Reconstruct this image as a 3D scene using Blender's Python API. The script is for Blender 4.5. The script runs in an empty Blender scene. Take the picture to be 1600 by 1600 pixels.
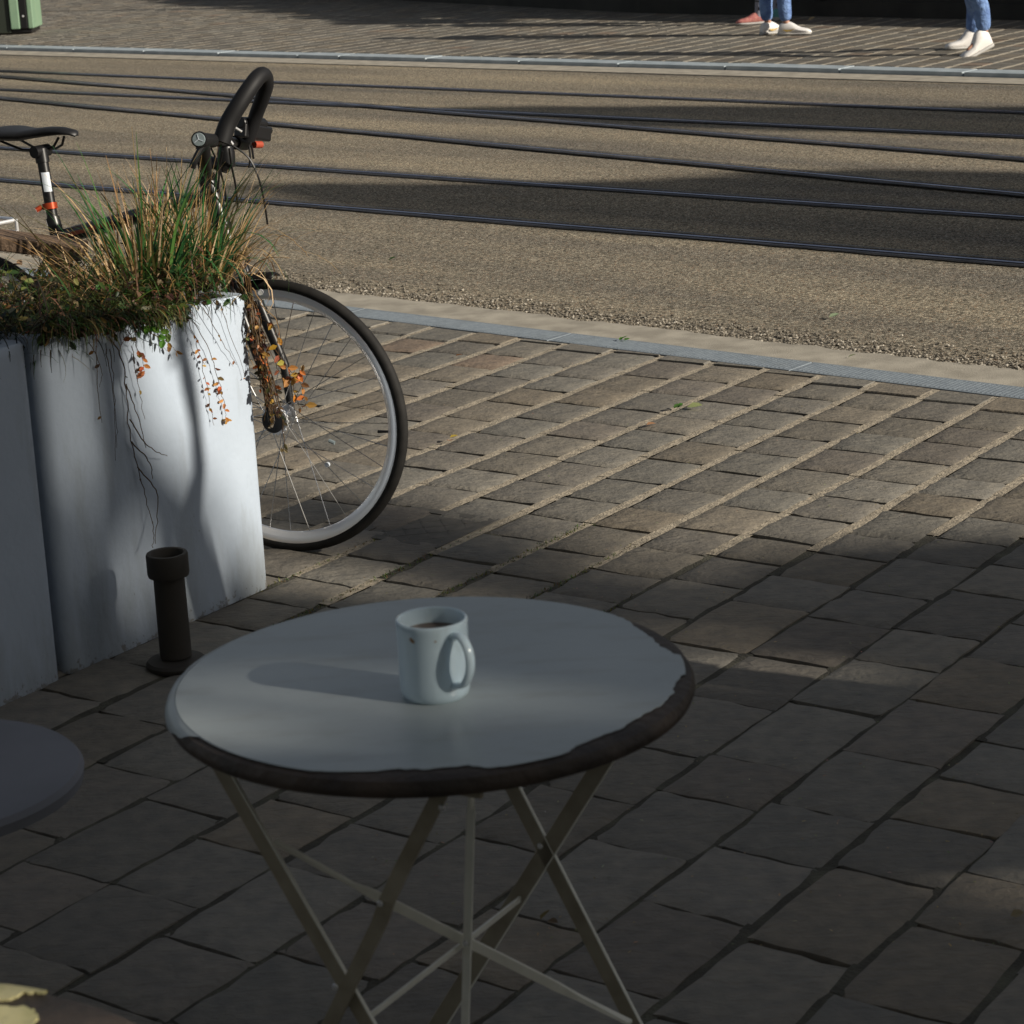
import bpy, math, random
import numpy as np
from mathutils import Vector, Matrix, Quaternion
rnd = random.Random(7)
R = math.radians
S = bpy.context.scene
C = S.collection

# ------------------------------------------------------------------ camera, world, sun, exposure
EYE = 1.65; FPX = 3600.0; PITCH = R(16.0); ROLL = R(2.75)
cam_d = bpy.data.cameras.new('camera'); cam = bpy.data.objects.new('camera', cam_d); C.objects.link(cam)
cam_d.sensor_width = 36.0; cam_d.lens = FPX/1600*36; cam_d.clip_start = .05; cam_d.clip_end = 2000
_f = Vector((0, math.cos(PITCH), -math.sin(PITCH))); _r = Vector((1, 0, 0)); _u = _r.cross(_f)
_r2 = _r*math.cos(ROLL) - _u*math.sin(ROLL); _u2 = _r*math.sin(ROLL) + _u*math.cos(ROLL)
m = Matrix((_r2, _u2, -_f)).transposed().to_4x4(); m.translation = (0, 0, EYE); cam.matrix_world = m
cam_d.dof.use_dof = True; cam_d.dof.focus_distance = 6.3; cam_d.dof.aperture_fstop = 15.0
S.camera = cam

SUN_EL = R(24.0); SUN_AZ = math.atan2(.89, -.45)          # clockwise from +Y
SUN = Vector((math.sin(SUN_AZ)*math.cos(SUN_EL), math.cos(SUN_AZ)*math.cos(SUN_EL), math.sin(SUN_EL)))
w = bpy.data.worlds.new('World'); S.world = w; w.use_nodes = True
nt = w.node_tree; bg = nt.nodes['Background']
sky = nt.nodes.new('ShaderNodeTexSky'); sky.sky_type = 'NISHITA'; sky.sun_disc = False
sky.sun_elevation = SUN_EL; sky.sun_rotation = SUN_AZ; sky.air_density = 1.0; sky.dust_density = 1.5
hs = nt.nodes.new('ShaderNodeHueSaturation'); hs.inputs['Saturation'].default_value = .42
nt.links.new(sky.outputs[0], hs.inputs['Color']); nt.links.new(hs.outputs[0], bg.inputs[0]); bg.inputs[1].default_value = 0.052
sd = bpy.data.lights.new('sun', 'SUN'); sd.energy = 4.85; sd.angle = R(.7); sd.color = (1, .915, .785)
so = bpy.data.objects.new('sun', sd); C.objects.link(so); so.rotation_euler = SUN.to_track_quat('Z', 'Y').to_euler(); so.location = (10, -5, 12)
S.view_settings.view_transform = 'Standard'; S.view_settings.look = 'None'; S.view_settings.exposure = 0.32; S.view_settings.gamma = 1.0
S.render.engine = 'CYCLES'

def ray(x, y): return _r2*((x-800)/FPX) + _u2*((800-y)/FPX) + _f
def onz(x, y, z=0.0):
    d = ray(x, y); t = (z-EYE)/d.z; return Vector((0, 0, EYE)) + d*t
def onY(x, y, Y):
    d = ray(x, y); t = Y/d.y; return Vector((0, 0, EYE)) + d*t
def onplane(x, y, P, n):
    d = ray(x, y); O = Vector((0, 0, EYE)); t = (P-O).dot(n)/d.dot(n); return O + d*t

# ------------------------------------------------------------------ materials
def mat(name, col, rough=.6, metal=0, col2=None, scale=20, detail=6, bump=0, bscale=None, contrast=(.35, .65), spec=.5, coat=0, attr=False, sheen=0, bdist=.01, trans=0):
    M = bpy.data.materials.new(name); M.use_nodes = True; n = M.node_tree.nodes; l = M.node_tree.links
    b = n['Principled BSDF']; b.inputs['Roughness'].default_value = rough; b.inputs['Metallic'].default_value = metal
    b.inputs['Specular IOR Level'].default_value = spec; b.inputs['Coat Weight'].default_value = coat
    b.inputs['Base Color'].default_value = (*col, 1)
    tc = n.new('ShaderNodeTexCoord'); src = None
    if col2:
        nz = n.new('ShaderNodeTexNoise'); nz.inputs['Scale'].default_value = scale; nz.inputs['Detail'].default_value = detail
        l.new(tc.outputs['Object'], nz.inputs['Vector'])
        cr = n.new('ShaderNodeValToRGB'); cr.color_ramp.elements[0].position = contrast[0]; cr.color_ramp.elements[1].position = contrast[1]
        cr.color_ramp.elements[0].color = (*col, 1); cr.color_ramp.elements[1].color = (*col2, 1)
        l.new(nz.outputs['Fac'], cr.inputs[0]); src = cr.outputs[0]
    if attr:
        at = n.new('ShaderNodeAttribute'); at.attribute_name = 'tone'
        if src is None: src = at.outputs['Color']
        else:
            mx = n.new('ShaderNodeMix'); mx.data_type = 'RGBA'; mx.blend_type = 'MULTIPLY'; mx.inputs[0].default_value = 1
            l.new(src, mx.inputs[6]); l.new(at.outputs['Color'], mx.inputs[7]); src = mx.outputs[2]
    if src: l.new(src, b.inputs['Base Color'])
    if bump:
        nb = n.new('ShaderNodeTexNoise'); nb.inputs['Scale'].default_value = bscale or scale*3; nb.inputs['Detail'].default_value = 8
        l.new(tc.outputs['Object'], nb.inputs['Vector'])
        bp = n.new('ShaderNodeBump'); bp.inputs['Strength'].default_value = bump; bp.inputs['Distance'].default_value = bdist
        l.new(nb.outputs['Fac'], bp.inputs['Height']); l.new(bp.outputs[0], b.inputs['Normal'])
    if trans:
        tr = n.new('ShaderNodeBsdfTranslucent'); ms = n.new('ShaderNodeMixShader'); ms.inputs[0].default_value = trans
        if src: l.new(src, tr.inputs[0])
        else: tr.inputs[0].default_value = (*col, 1)
        out = n['Material Output']; l.new(b.outputs[0], ms.inputs[1]); l.new(tr.outputs[0], ms.inputs[2]); l.new(ms.outputs[0], out.inputs[0])
    return M

def asphalt_mat():
    M = bpy.data.materials.new('asphalt'); M.use_nodes = True; n = M.node_tree.nodes; l = M.node_tree.links
    b = n['Principled BSDF']; b.inputs['Roughness'].default_value = .95; b.inputs['Specular IOR Level'].default_value = .1
    tc = n.new('ShaderNodeTexCoord')
    vo = n.new('ShaderNodeTexVoronoi'); vo.inputs['Scale'].default_value = 160; l.new(tc.outputs['Object'], vo.inputs['Vector'])
    sep = n.new('ShaderNodeSeparateColor'); l.new(vo.outputs['Color'], sep.inputs[0])
    cr = n.new('ShaderNodeValToRGB'); e = cr.color_ramp.elements
    e[0].position = 0; e[0].color = (.06, .054, .043, 1); e[1].position = 1; e[1].color = (.72, .68, .57, 1)
    for p, c in ((.35, (.165, .152, .125)), (.62, (.30, .275, .225)), (.85, (.46, .42, .34)), (.93, (.30, .20, .13))):
        q = e.new(p); q.color = (*c, 1)
    l.new(sep.outputs[0], cr.inputs[0])
    mpp = n.new('ShaderNodeMapping'); mpp.inputs['Rotation'].default_value = (0, 0, R(40.5)); l.new(tc.outputs['Object'], mpp.inputs[0])
    mp2 = n.new('ShaderNodeMapping'); mp2.inputs['Scale'].default_value = (.14, 1.5, 1); l.new(mpp.outputs[0], mp2.inputs[0])
    n1 = n.new('ShaderNodeTexNoise'); n1.inputs['Scale'].default_value = 1.5; n1.inputs['Detail'].default_value = 5; l.new(mp2.outputs[0], n1.inputs['Vector'])
    c2 = n.new('ShaderNodeValToRGB'); c2.color_ramp.elements[0].position = .3; c2.color_ramp.elements[1].position = .7
    c2.color_ramp.elements[0].color = (.58, .58, .60, 1); c2.color_ramp.elements[1].color = (1.12, 1.06, .95, 1); l.new(n1.outputs['Fac'], c2.inputs[0])
    mx = n.new('ShaderNodeMix'); mx.data_type = 'RGBA'; mx.blend_type = 'MULTIPLY'; mx.inputs[0].default_value = 1
    l.new(cr.outputs[0], mx.inputs[6]); l.new(c2.outputs[0], mx.inputs[7]); l.new(mx.outputs[2], b.inputs['Base Color'])
    bp = n.new('ShaderNodeBump'); bp.inputs['Strength'].default_value = .6; bp.inputs['Distance'].default_value = .004
    l.new(vo.outputs['Distance'], bp.inputs['Height']); bp.invert = True; l.new(bp.outputs[0], b.inputs['Normal'])
    return M

def sett_mat():
    M = mat('sett_stone', (.80, .80, .80), .75, 0, (1.12, 1.09, 1.03), 26, 7, .7, 70, (.3, .7), .3, attr=True, bdist=.005)
    n = M.node_tree.nodes; l = M.node_tree.links; b = n['Principled BSDF']
    # cleft ridges running across each stone
    tc = n.new('ShaderNodeTexCoord'); mp = n.new('ShaderNodeMapping'); mp.inputs['Rotation'].default_value = (0, 0, R(35)); mp.inputs['Scale'].default_value = (1, 3.2, 1)
    l.new(tc.outputs['Object'], mp.inputs[0])
    nz = n.new('ShaderNodeTexNoise'); nz.inputs['Scale'].default_value = 14; nz.inputs['Detail'].default_value = 5; nz.inputs['Distortion'].default_value = .8
    l.new(mp.outputs[0], nz.inputs['Vector'])
    bp = n.new('ShaderNodeBump'); bp.inputs['Strength'].default_value = .7; bp.inputs['Distance'].default_value = .009
    l.new(nz.outputs['Fac'], bp.inputs['Height']); old = [x for x in n if x.type == 'BUMP' and x != bp][0]
    l.new(bp.outputs[0], old.inputs['Normal']); return M

M_sett = sett_mat()
M_asph = asphalt_mat()
M_sand = mat('joint_sand', (.22, .19, .145), .95, 0, (.42, .36, .27), 45, 8, .8, 160, bdist=.006)
M_soil = mat('dark_joint_soil', (.06, .055, .042), .95, 0, (.12, .115, .08), 14, 8, .8, 160, (.45, .72), bdist=.006)  # darker joint filling for the near courses
M_conc = mat('gutter_concrete', (.27, .245, .20), .85, 0, (.40, .365, .30), 9, 9, .5, 220, bdist=.003)
M_kerb = mat('kerb_stone', (.17, .20, .23), .6, 0, (.22, .255, .285), 60, 6, .5, 200, bdist=.003)
M_peb = mat('pebbles', (.9, .9, .9), .8, attr=True)
M_steel = mat('rail_steel', (.05, .05, .055), .42, .7, (.10, .10, .115), 8)
M_steelb = mat('polished_rail_steel', (.36, .38, .50), .24, 1.0, (.50, .52, .66), 8)  # head steel brightened and blued to paint the sky glint
M_bitu = mat('bitumen', (.018, .018, .018), .6, 0, (.045, .042, .038), 30, 6, .6, 120)
M_black = mat('black_gap', (.008, .008, .008), .9)
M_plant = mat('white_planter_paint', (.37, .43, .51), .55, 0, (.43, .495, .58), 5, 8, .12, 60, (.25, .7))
M_mulch = mat('potting_soil', (.022, .017, .011), .95, 0, (.06, .045, .03), 40, 6, 1, 90)
M_dark = mat('black_paint', (.007, .007, .008), .36, 0, spec=.5)
M_rub = mat('rubber', (.009, .0085, .008), .75, 0, (.016, .015, .014), 40, spec=.3)
M_sadd = mat('saddle_vinyl', (.010, .010, .011), .5)
M_alu = mat('aluminium', (.88, .88, .89), .28, .6)
M_spoke = mat('spoke_steel', (.62, .62, .62), .25, 1.0)
M_orange = mat('orange_anodised', (.42, .06, .02), .3, .5)
M_stick = mat('sticker', (.55, .60, .66), .35)
M_redst = mat('red_stripe', (.40, .08, .03), .4)
M_foam = mat('foam_grip', (.008, .008, .009), .6, spec=.3)
M_lens = mat('red_lens', (.35, .06, .03), .4)
M_glassd = mat('end_plug', (.30, .36, .38), .3, .4)
M_pipe = mat('dark_pipe', (.044, .037, .029), .7, 0, (.04, .035, .028), 20)
M_wood = mat('weathered_wood', (.10, .065, .04), .75, 0, (.17, .11, .07), 12, 8, .5, 80)
M_enam = mat('grey_enamel', (.35, .395, .405), .32, 0, (.42, .465, .475), 3, 6, .05, 30, spec=.4)
M_rust = mat('bare_rusty_rim', (.034, .026, .021), .6, 0, (.075, .055, .042), 18, 8, .4, 60)
M_leg = mat('cream_paint_edge_light', (.78, .77, .68), .4, 0, (.86, .85, .76), 30, 5)  # cream of the braces, lightened for daylight; also paints light on leg edges
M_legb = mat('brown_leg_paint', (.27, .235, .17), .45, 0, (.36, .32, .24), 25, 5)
M_mug = mat('mug_glaze', (.58, .72, .81), .10, 0, coat=.8)
M_coff = mat('coffee', (.10, .045, .02), .15)
M_stain = mat('coffee_stain', (.28, .15, .06), .5)
M_yel = mat('yellowed_enamel', (.42, .40, .18), .4, 0, (.66, .60, .32), 14, 7, .2, 60)
M_stool = mat('blue_grey_seat', (.20, .205, .225), .8, 0, (.23, .235, .26), 6, spec=.2)
M_jean = mat('denim', (.09, .16, .36), .85, 0, (.17, .28, .52), 14, 5, .9, 22, bdist=.03)
M_jeand = mat('dark_denim', (.06, .10, .22), .85, 0, (.10, .16, .32), 60, 5, .3, 400)
M_wshoe = mat('white_leather', (.72, .70, .68), .5)
M_sole = mat('shoe_sole', (.42, .41, .39), .6)
M_pshoe = mat('pink_mesh', (.40, .12, .12), .7, 0, (.52, .22, .18), 40)
M_tshoe = mat('teal_mesh', (.10, .30, .30), .7)
M_sock = mat('grey_sock', (.24, .25, .30), .9)
M_cloth = mat('dark_jacket', (.03, .032, .04), .85)
M_cloth2 = mat('olive_jacket', (.10, .11, .06), .85)
M_skin = mat('skin', (.42, .22, .15), .5)
M_skin2 = mat('tanned_skin', (.24, .10, .06), .5)
M_hair = mat('hair', (.03, .018, .01), .6)
M_eye = mat('eye', (.02, .015, .012), .2)
M_gold = mat('gold_mark', (.50, .33, .07), .5)
M_wall = mat('dark_wall_paint', (.018, .017, .014), .8, 0, (.036, .034, .028), 3, 6)
M_green = mat('pale_green_paint', (.17, .27, .18), .5, 0, (.20, .30, .20), 6)
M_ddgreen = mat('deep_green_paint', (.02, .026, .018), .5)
M_plast = mat('building_render', (.20, .19, .17), .9, 0, (.26, .25, .22), 3)
M_cafe = mat('pale_bounce_render', (.72, .68, .58), .9, 0, (.80, .76, .66), 3)  # paled so the unseen wall bounces more light onto the foreground
M_slate = mat('roof_slate', (.05, .05, .055), .7)
M_bark = mat('bark', (.06, .045, .03), .9, 0, (.12, .09, .065), 14, 6, .8)
M_leaf = mat('tree_leaf', (.04, .075, .02), .6, attr=False, trans=.2)
M_grass = mat('grass_blade', (.05, .14, .03), .5, attr=True, trans=.3); 
M_iron = mat('cast_iron', (.085, .08, .07), .8, .1, (.12, .11, .095), 30)
for nm in ('grass_blade', 'pebbles'):
    MM = bpy.data.materials[nm]
    for lk in list(MM.node_tree.links): pass

def grime(M, scale, stretch, col, lo, hi, zfall=None, amount=.6):
    n = M.node_tree.nodes; l = M.node_tree.links; b = n['Principled BSDF']; bc = b.inputs['Base Color']; src = bc.links[0].from_socket if bc.links else None; c0 = tuple(bc.default_value)
    tc = n.new('ShaderNodeTexCoord'); mp = n.new('ShaderNodeMapping'); mp.inputs['Scale'].default_value = stretch; l.new(tc.outputs['Object'], mp.inputs[0])
    nz = n.new('ShaderNodeTexNoise'); nz.inputs['Scale'].default_value = scale; nz.inputs['Detail'].default_value = 9; nz.inputs['Roughness'].default_value = .65; l.new(mp.outputs[0], nz.inputs['Vector'])
    mr = n.new('ShaderNodeMapRange'); mr.inputs[1].default_value = lo; mr.inputs[2].default_value = hi; mr.inputs[4].default_value = amount; fac = nz.outputs['Fac']
    if zfall:
        sx = n.new('ShaderNodeSeparateXYZ'); l.new(tc.outputs['Object'], sx.inputs[0]); m1 = n.new('ShaderNodeMapRange'); m1.inputs[1].default_value = 0; m1.inputs[2].default_value = zfall; m1.inputs[3].default_value = .22; m1.inputs[4].default_value = 0
        l.new(sx.outputs[2], m1.inputs[0]); ad = n.new('ShaderNodeMath'); l.new(fac, ad.inputs[0]); l.new(m1.outputs[0], ad.inputs[1]); fac = ad.outputs[0]
    l.new(fac, mr.inputs[0]); mx = n.new('ShaderNodeMix'); mx.data_type = 'RGBA'; l.new(mr.outputs[0], mx.inputs[0]); mx.inputs[6].default_value = c0
    if src: l.new(src, mx.inputs[6])
    mx.inputs[7].default_value = (*col, 1); l.new(mx.outputs[2], b.inputs['Base Color'])
grime(M_plant, 9, (1, 1, .22), (.20, .21, .20), .52, .78, .22, .55)
grime(M_plant, 55, (1, 1, 1), (.15, .13, .10), .68, .76, .05, .7)
grime(M_enam, 160, (1, 1, 1), (.10, .075, .05), .70, .76, None, .8)
grime(M_enam, 7, (1, 3, 1), (.27, .27, .245), .50, .78, None, .6)
grime(M_mug, 30, (1, 1, .3), (.42, .50, .47), .55, .8, None, .5)
grime(M_sett, 3, (1, 1, 1), (.09, .085, .075), .60, .80, None, .35)
grime(M_conc, 5, (1, 1, 1), (.17, .155, .13), .52, .72, None, .5)
grime(M_kerb, 6, (1, 1, 1), (.12, .135, .14), .52, .72, None, .5)

# ------------------------------------------------------------------ mesh helpers
class MB:
    def __init__(s): s.v = []; s.f = []; s.t = []; s.c = (1, 1, 1)
    def add(s, vs, fs):
        k = len(s.v); s.v += [tuple(p) for p in vs]; s.f += [tuple(i+k for i in f) for f in fs]; s.t += [s.c]*len(fs); return s
    def box(s, a, b):
        x0, y0, z0 = a; x1, y1, z1 = b
        return s.add([(x0,y0,z0),(x1,y0,z0),(x1,y1,z0),(x0,y1,z0),(x0,y0,z1),(x1,y0,z1),(x1,y1,z1),(x0,y1,z1)],
              [(3,2,1,0),(4,5,6,7),(0,1,5,4),(1,2,6,5),(2,3,7,6),(3,0,4,7)])
    def bar(s, P, Q, wd, wdt, th):
        P = Vector(P); Q = Vector(Q); ax = (Q-P).normalized(); wd = Vector(wd); wd = (wd-ax*wd.dot(ax)).normalized(); n = ax.cross(wd)
        vs = []
        for o in (P, Q):
            for a, b in ((-1,-1),(1,-1),(1,1),(-1,1)): vs.append(o + wd*a*wdt/2 + n*b*th/2)
        return s.add(vs, [(3,2,1,0),(4,5,6,7),(0,1,5,4),(1,2,6,5),(2,3,7,6),(3,0,4,7)])
    def tube(s, pts, r, n=8, cap=True):
        pts = [Vector(p) for p in pts]; N = len(pts); rs = r if isinstance(r, (list, tuple)) else [r]*N
        t0 = (pts[1]-pts[0]).normalized(); up = Vector((0,0,1)) if abs(t0.z) < .9 else Vector((1,0,0)); a = t0.cross(up).normalized()
        vs = []; fs = []
        for i, p in enumerate(pts):
            t = (pts[min(i+1, N-1)] - pts[max(i-1, 0)]).normalized(); a = (a - t*a.dot(t)).normalized(); b = t.cross(a)
            for k in range(n):
                q = 2*math.pi*k/n; vs.append(p + (a*math.cos(q) + b*math.sin(q))*rs[i])
        for i in range(N-1):
            for k in range(n): fs.append((i*n+k, i*n+(k+1)%n, (i+1)*n+(k+1)%n, (i+1)*n+k))
        if cap: fs.append(tuple(range(n))[::-1]); fs.append(tuple((N-1)*n+k for k in range(n)))
        return s.add(vs, fs)
    def lathe(s, prof, c=(0,0,0), axis=(0,0,1), n=48, closed=False, squash=None):
        ax = Vector(axis).normalized(); up = Vector((0,0,1)) if abs(ax.z) < .9 else Vector((1,0,0)); a = ax.cross(up).normalized(); b = ax.cross(a); c = Vector(c)
        vs = []; fs = []; P = len(prof)
        for k in range(n):
            q = 2*math.pi*k/n; d = a*math.cos(q) + b*math.sin(q)
            for r, h in prof: vs.append(c + d*r + ax*h)
        for k in range(n):
            for j in range(P if closed else P-1):
                j2 = (j+1) % P; k2 = (k+1) % n
                fs.append((k*P+j, k2*P+j, k2*P+j2, k*P+j2))
        return s.add(vs, fs)
    def ribbon(s, pts, wid, side):
        side = Vector(side); vs = []; N = len(pts)
        for i, p in enumerate(pts):
            p = Vector(p); ww = wid*(1-(i/(N-1))**1.6)*.5 + .0004
            vs += [p-side*ww, p+side*ww]
        return s.add(vs, [(2*i, 2*i+1, 2*i+3, 2*i+2) for i in range(N-1)])
    def leaf(s, p, d, n, L, W):
        d = Vector(d).normalized(); n = Vector(n); n = (n-d*n.dot(d)).normalized(); w = d.cross(n); p = Vector(p)
        vs = [p, p+d*L*.35-w*W*.5+n*W*.18, p+d*L*.75-w*W*.36+n*W*.12, p+d*L, p+d*L*.75+w*W*.36+n*W*.12, p+d*L*.35+w*W*.5+n*W*.18, p+d*L*.4, p+d*L*.75]
        return s.add(vs, [(0,1,6),(1,2,7,6),(2,3,7),(3,4,7),(4,5,6,7),(5,0,6)])
    def build(s, name, M, parent=None, smooth=False, loc=None, tone=False, bevel=0, autosm=True):
        me = bpy.data.meshes.new(name); vs = s.v
        if parent is not None: o0 = PL[parent.name]; vs = [(x-o0[0], y-o0[1], z-o0[2]) for x, y, z in vs]; base = o0
        elif loc is not None: base = tuple(loc); vs = [(x-base[0], y-base[1], z-base[2]) for x, y, z in vs]
        else: base = (0,0,0)
        me.from_pydata(vs, [], s.f); me.materials.append(M)
        if tone:
            at = me.color_attributes.new('tone', 'FLOAT_COLOR', 'CORNER'); arr = []
            for f, c in zip(s.f, s.t): arr += [c[0], c[1], c[2], 1.0]*len(f)
            at.data.foreach_set('color', arr)
        me.validate(); me.update()
        if smooth:
            me.polygons.foreach_set('use_smooth', [True]*len(me.polygons))
            if autosm: me.set_sharp_from_angle(angle=R(38))
        o = bpy.data.objects.new(name, me); C.objects.link(o); PL[o.name] = base
        if parent is not None: o.parent = parent
        else: o.location = base
        if bevel:
            bv = o.modifiers.new('bevel', 'BEVEL'); bv.width = bevel; bv.segments = 2; bv.limit_method = 'ANGLE'
        return o
PL = {}
def thing(name, label, cat, loc=(0,0,0), group=None):
    o = bpy.data.objects.new(name, None); C.objects.link(o); o.location = loc; PL[o.name] = tuple(loc); o.empty_display_size = .1
    o['label'] = label; o['category'] = cat
    if group: o['group'] = group
    return o
def tag(o, label, cat, group=None):
    o['label'] = label; o['category'] = cat
    if group: o['group'] = group
    return o
def kind(o, k, label=None, cat=None):
    o['kind'] = k
    if label: o['label'] = label
    if cat: o['category'] = cat
    return o
def skin_mesh(verts, edges, rad, sub=2):
    me = bpy.data.meshes.new('tmp'); me.from_pydata([tuple(v) for v in verts], edges, [])
    o = bpy.data.objects.new('tmp', me); C.objects.link(o); md = o.modifiers.new('s', 'SKIN'); md.use_smooth_shade = True
    for i, r in enumerate(rad):
        rr = r if isinstance(r, tuple) else (r, r); me.skin_vertices[0].data[i].radius = rr
    me.skin_vertices[0].data[0].use_root = True
    o.modifiers.new('u', 'SUBSURF').levels = sub
    bpy.context.view_layer.update(); ev = o.evaluated_get(bpy.context.evaluated_depsgraph_get()); e = ev.to_mesh()
    vs = [tuple(v.co) for v in e.vertices]; fs = [tuple(p.vertices) for p in e.polygons]; ev.to_mesh_clear()
    bpy.data.objects.remove(o); bpy.data.meshes.remove(me); return vs, fs

# ------------------------------------------------------------------ street frame
U = Vector((math.cos(R(-40.5)), math.sin(R(-40.5)), 0)); V = Vector((-U.y, U.x, 0))     # along the street, away across it
def st(u, v, z=0): return U*u + V*v + Vector((0,0,z))
def strip(name, M, v0, v1, z, u0=-60, u1=60, nu=1):
    mb = MB(); mb.add([st(u0, v0, z), st(u1, v0, z), st(u1, v1, z), st(u0, v1, z)], [(0,1,2,3)]); return mb.build(name, M)
g = MB(); g.add([(-300,-300,-.06),(300,-300,-.06),(300,300,-.06),(-300,300,-.06)], [(0,1,2,3)])
kind(g.build('ground', M_soil), 'structure')
VK0, VK1, VC1 = 6.09, 6.23, 6.44           # near kerb, concrete strip
VF0, VF1, VF2 = 14.05, 14.40, 14.62        # far concrete strip, far kerb
kind(strip('road', M_asph, VC1-.02, VF0+.02, -.004), 'structure')

# concrete strip of near side with an uneven edge towards the asphalt
def uneven_strip(name, M, v0, v1, z, amp, u0=-14, u1=8, step=.03, side=1):
    mb = MB(); a = []; u = u0; q = 0
    while u < u1:
        q = q*.6 + rnd.uniform(-amp, amp); a.append((u, q)); u += step
    vs = []
    for u, q in a: vs += [st(u, v0, z), st(u, v1+q, z)]
    mb.add(vs, [(2*i, 2*i+2, 2*i+3, 2*i+1) for i in range(len(a)-1)]); return mb.build(name, M)
kind(uneven_strip('gutter_strip', M_conc, VK1, VC1, .004, .012), 'structure')
kind(uneven_strip('far_gutter_strip', M_conc, VF0, VF1-.004, .002, .0, u0=-40, u1=20, step=1), 'structure')
# near kerb: flush stones
mb = MB(); u = -14
while u < 8:
    L = 1.0; a = st(u+.004, VK0, 0); b = st(u+L-.004, VK0, 0)
    for (p, q) in ((VK0, VK1-.003),):
        vs = [st(u+.004, p, -.05), st(u+L-.004, p, -.05), st(u+L-.004, q, -.05), st(u+.004, q, -.05)]
        vs += [v + Vector((0,0,.056)) for v in vs]
        mb.add(vs, [(4,5,6,7),(0,1,5,4),(1,2,6,5),(2,3,7,6),(3,0,4,7)])
        k = u+.02
        while k < u+L-.02:      # fine ribs of the tooled surface
            vs = [st(k, p+.012, .006), st(k+.004, p+.012, .0070), st(k+.008, p+.012, .006), st(k, q-.012, .006), st(k+.004, q-.012, .0070), st(k+.008, q-.012, .006)]
            mb.add(vs, [(0,1,4,3),(1,2,5,4)]); k += .016
    u += L
kind(mb.build('kerb', M_kerb), 'structure')
mb = MB(); u = -42
while u < 20:
    L = rnd.choice((1.0, 1.0, 1.0, .5)); h = .032+rnd.uniform(-.002, .002)
    vs = [st(u+.008, VF1, -.05), st(u+L-.008, VF1, -.05), st(u+L-.008, VF2, -.05), st(u+.008, VF2, -.05)]
    vs += [v + Vector((0,0,.05+h)) for v in vs]; mb.add(vs, [(4,5,6,7),(0,1,5,4),(1,2,6,5),(2,3,7,6),(3,0,4,7)]); u += L
kind(mb.build('far_kerb', mat('far_kerb_stone', (.30,.35,.38), .5, 0, (.40,.45,.48), 9), bevel=.004), 'structure')

# tram rails
def rail(P, Q, label, z=.002):
    P = Vector((P[0], P[1], 0)); Q = Vector((Q[0], Q[1], 0)); d = (Q-P).normalized(); n = Vector((-d.y, d.x, 0)); P = P-d*26; Q = Q+d*8
    t = thing('tram_rail', label, 'rail', (P.x, P.y, 0), 'tram rails set in the road')
    def sl(name, M, a, b, za, zb=None):
        mb = MB(); zb = za if zb is None else zb
        mb.add([P+n*a+Vector((0,0,za)), Q+n*a+Vector((0,0,za)), Q+n*b+Vector((0,0,zb)), P+n*b+Vector((0,0,zb))], [(0,1,2,3)]); mb.build(name, M, t)
    # wavy bitumen bands either side
    for a0, s in ((-.055, -1), (.062, 1)):
        mb = MB(); L = (Q-P).length; k = int(L/.08); vs = []
        for i in range(k+1):
            wv = .010 + .006*math.sin(i*.21+s) + rnd.uniform(-.005, .005)
            o = P + d*(L*i/k); vs += [o+n*a0+Vector((0,0,z)), o+n*(a0+s*wv)+Vector((0,0,z))]
        mb.add(vs, [(2*i, 2*i+2, 2*i+3, 2*i+1) for i in range(k)]); mb.build('bitumen_seal', M_bitu, t) if True else None
    mb = MB()
    def q4(a, b, za, zb):
        mb.add([P+n*a+Vector((0,0,za)), Q+n*a+Vector((0,0,za)), Q+n*b+Vector((0,0,zb)), P+n*b+Vector((0,0,zb))], [(0,1,2,3)])
    q4(-.055, -.046, z+.001, z+.003); q4(-.046, -.017, z+.003, z+.0005); q4(.042, .062, z+.005, z+.004)
    mb.build('rail_flank', M_steel, t); mb = MB(); q4(-.017, -.004, z+.004, z+.006); q4(-.004, .0, z+.006, z+.002); mb.build('rail_head', M_steelb, t); sl('flange_groove', M_black, 0.0, .042, z+.001)
    return t
rail((-2.79, 13.05), (2.05, 8.94), 'nearest straight tram rail, closest to the kerb of the pavement with the table')
rail((-3.12, 14.65), (2.31, 10.04), 'second straight tram rail from the near kerb')
rail((-3.94, 18.74), (2.93, 12.78), 'straight tram rail crossed by the slanting rail behind the handlebar', .003)
rail((-4.3, 20.56), (3.18, 13.9), 'farthest straight tram rail, closest to the far kerb')
rail((-4.18, 19.95), (2.72, 11.88), 'farther of the two slanting crossover rails', .006)
rail((-3.78, 17.97), (2.45, 10.68), 'nearer of the two slanting crossover rails', .007)

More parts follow.
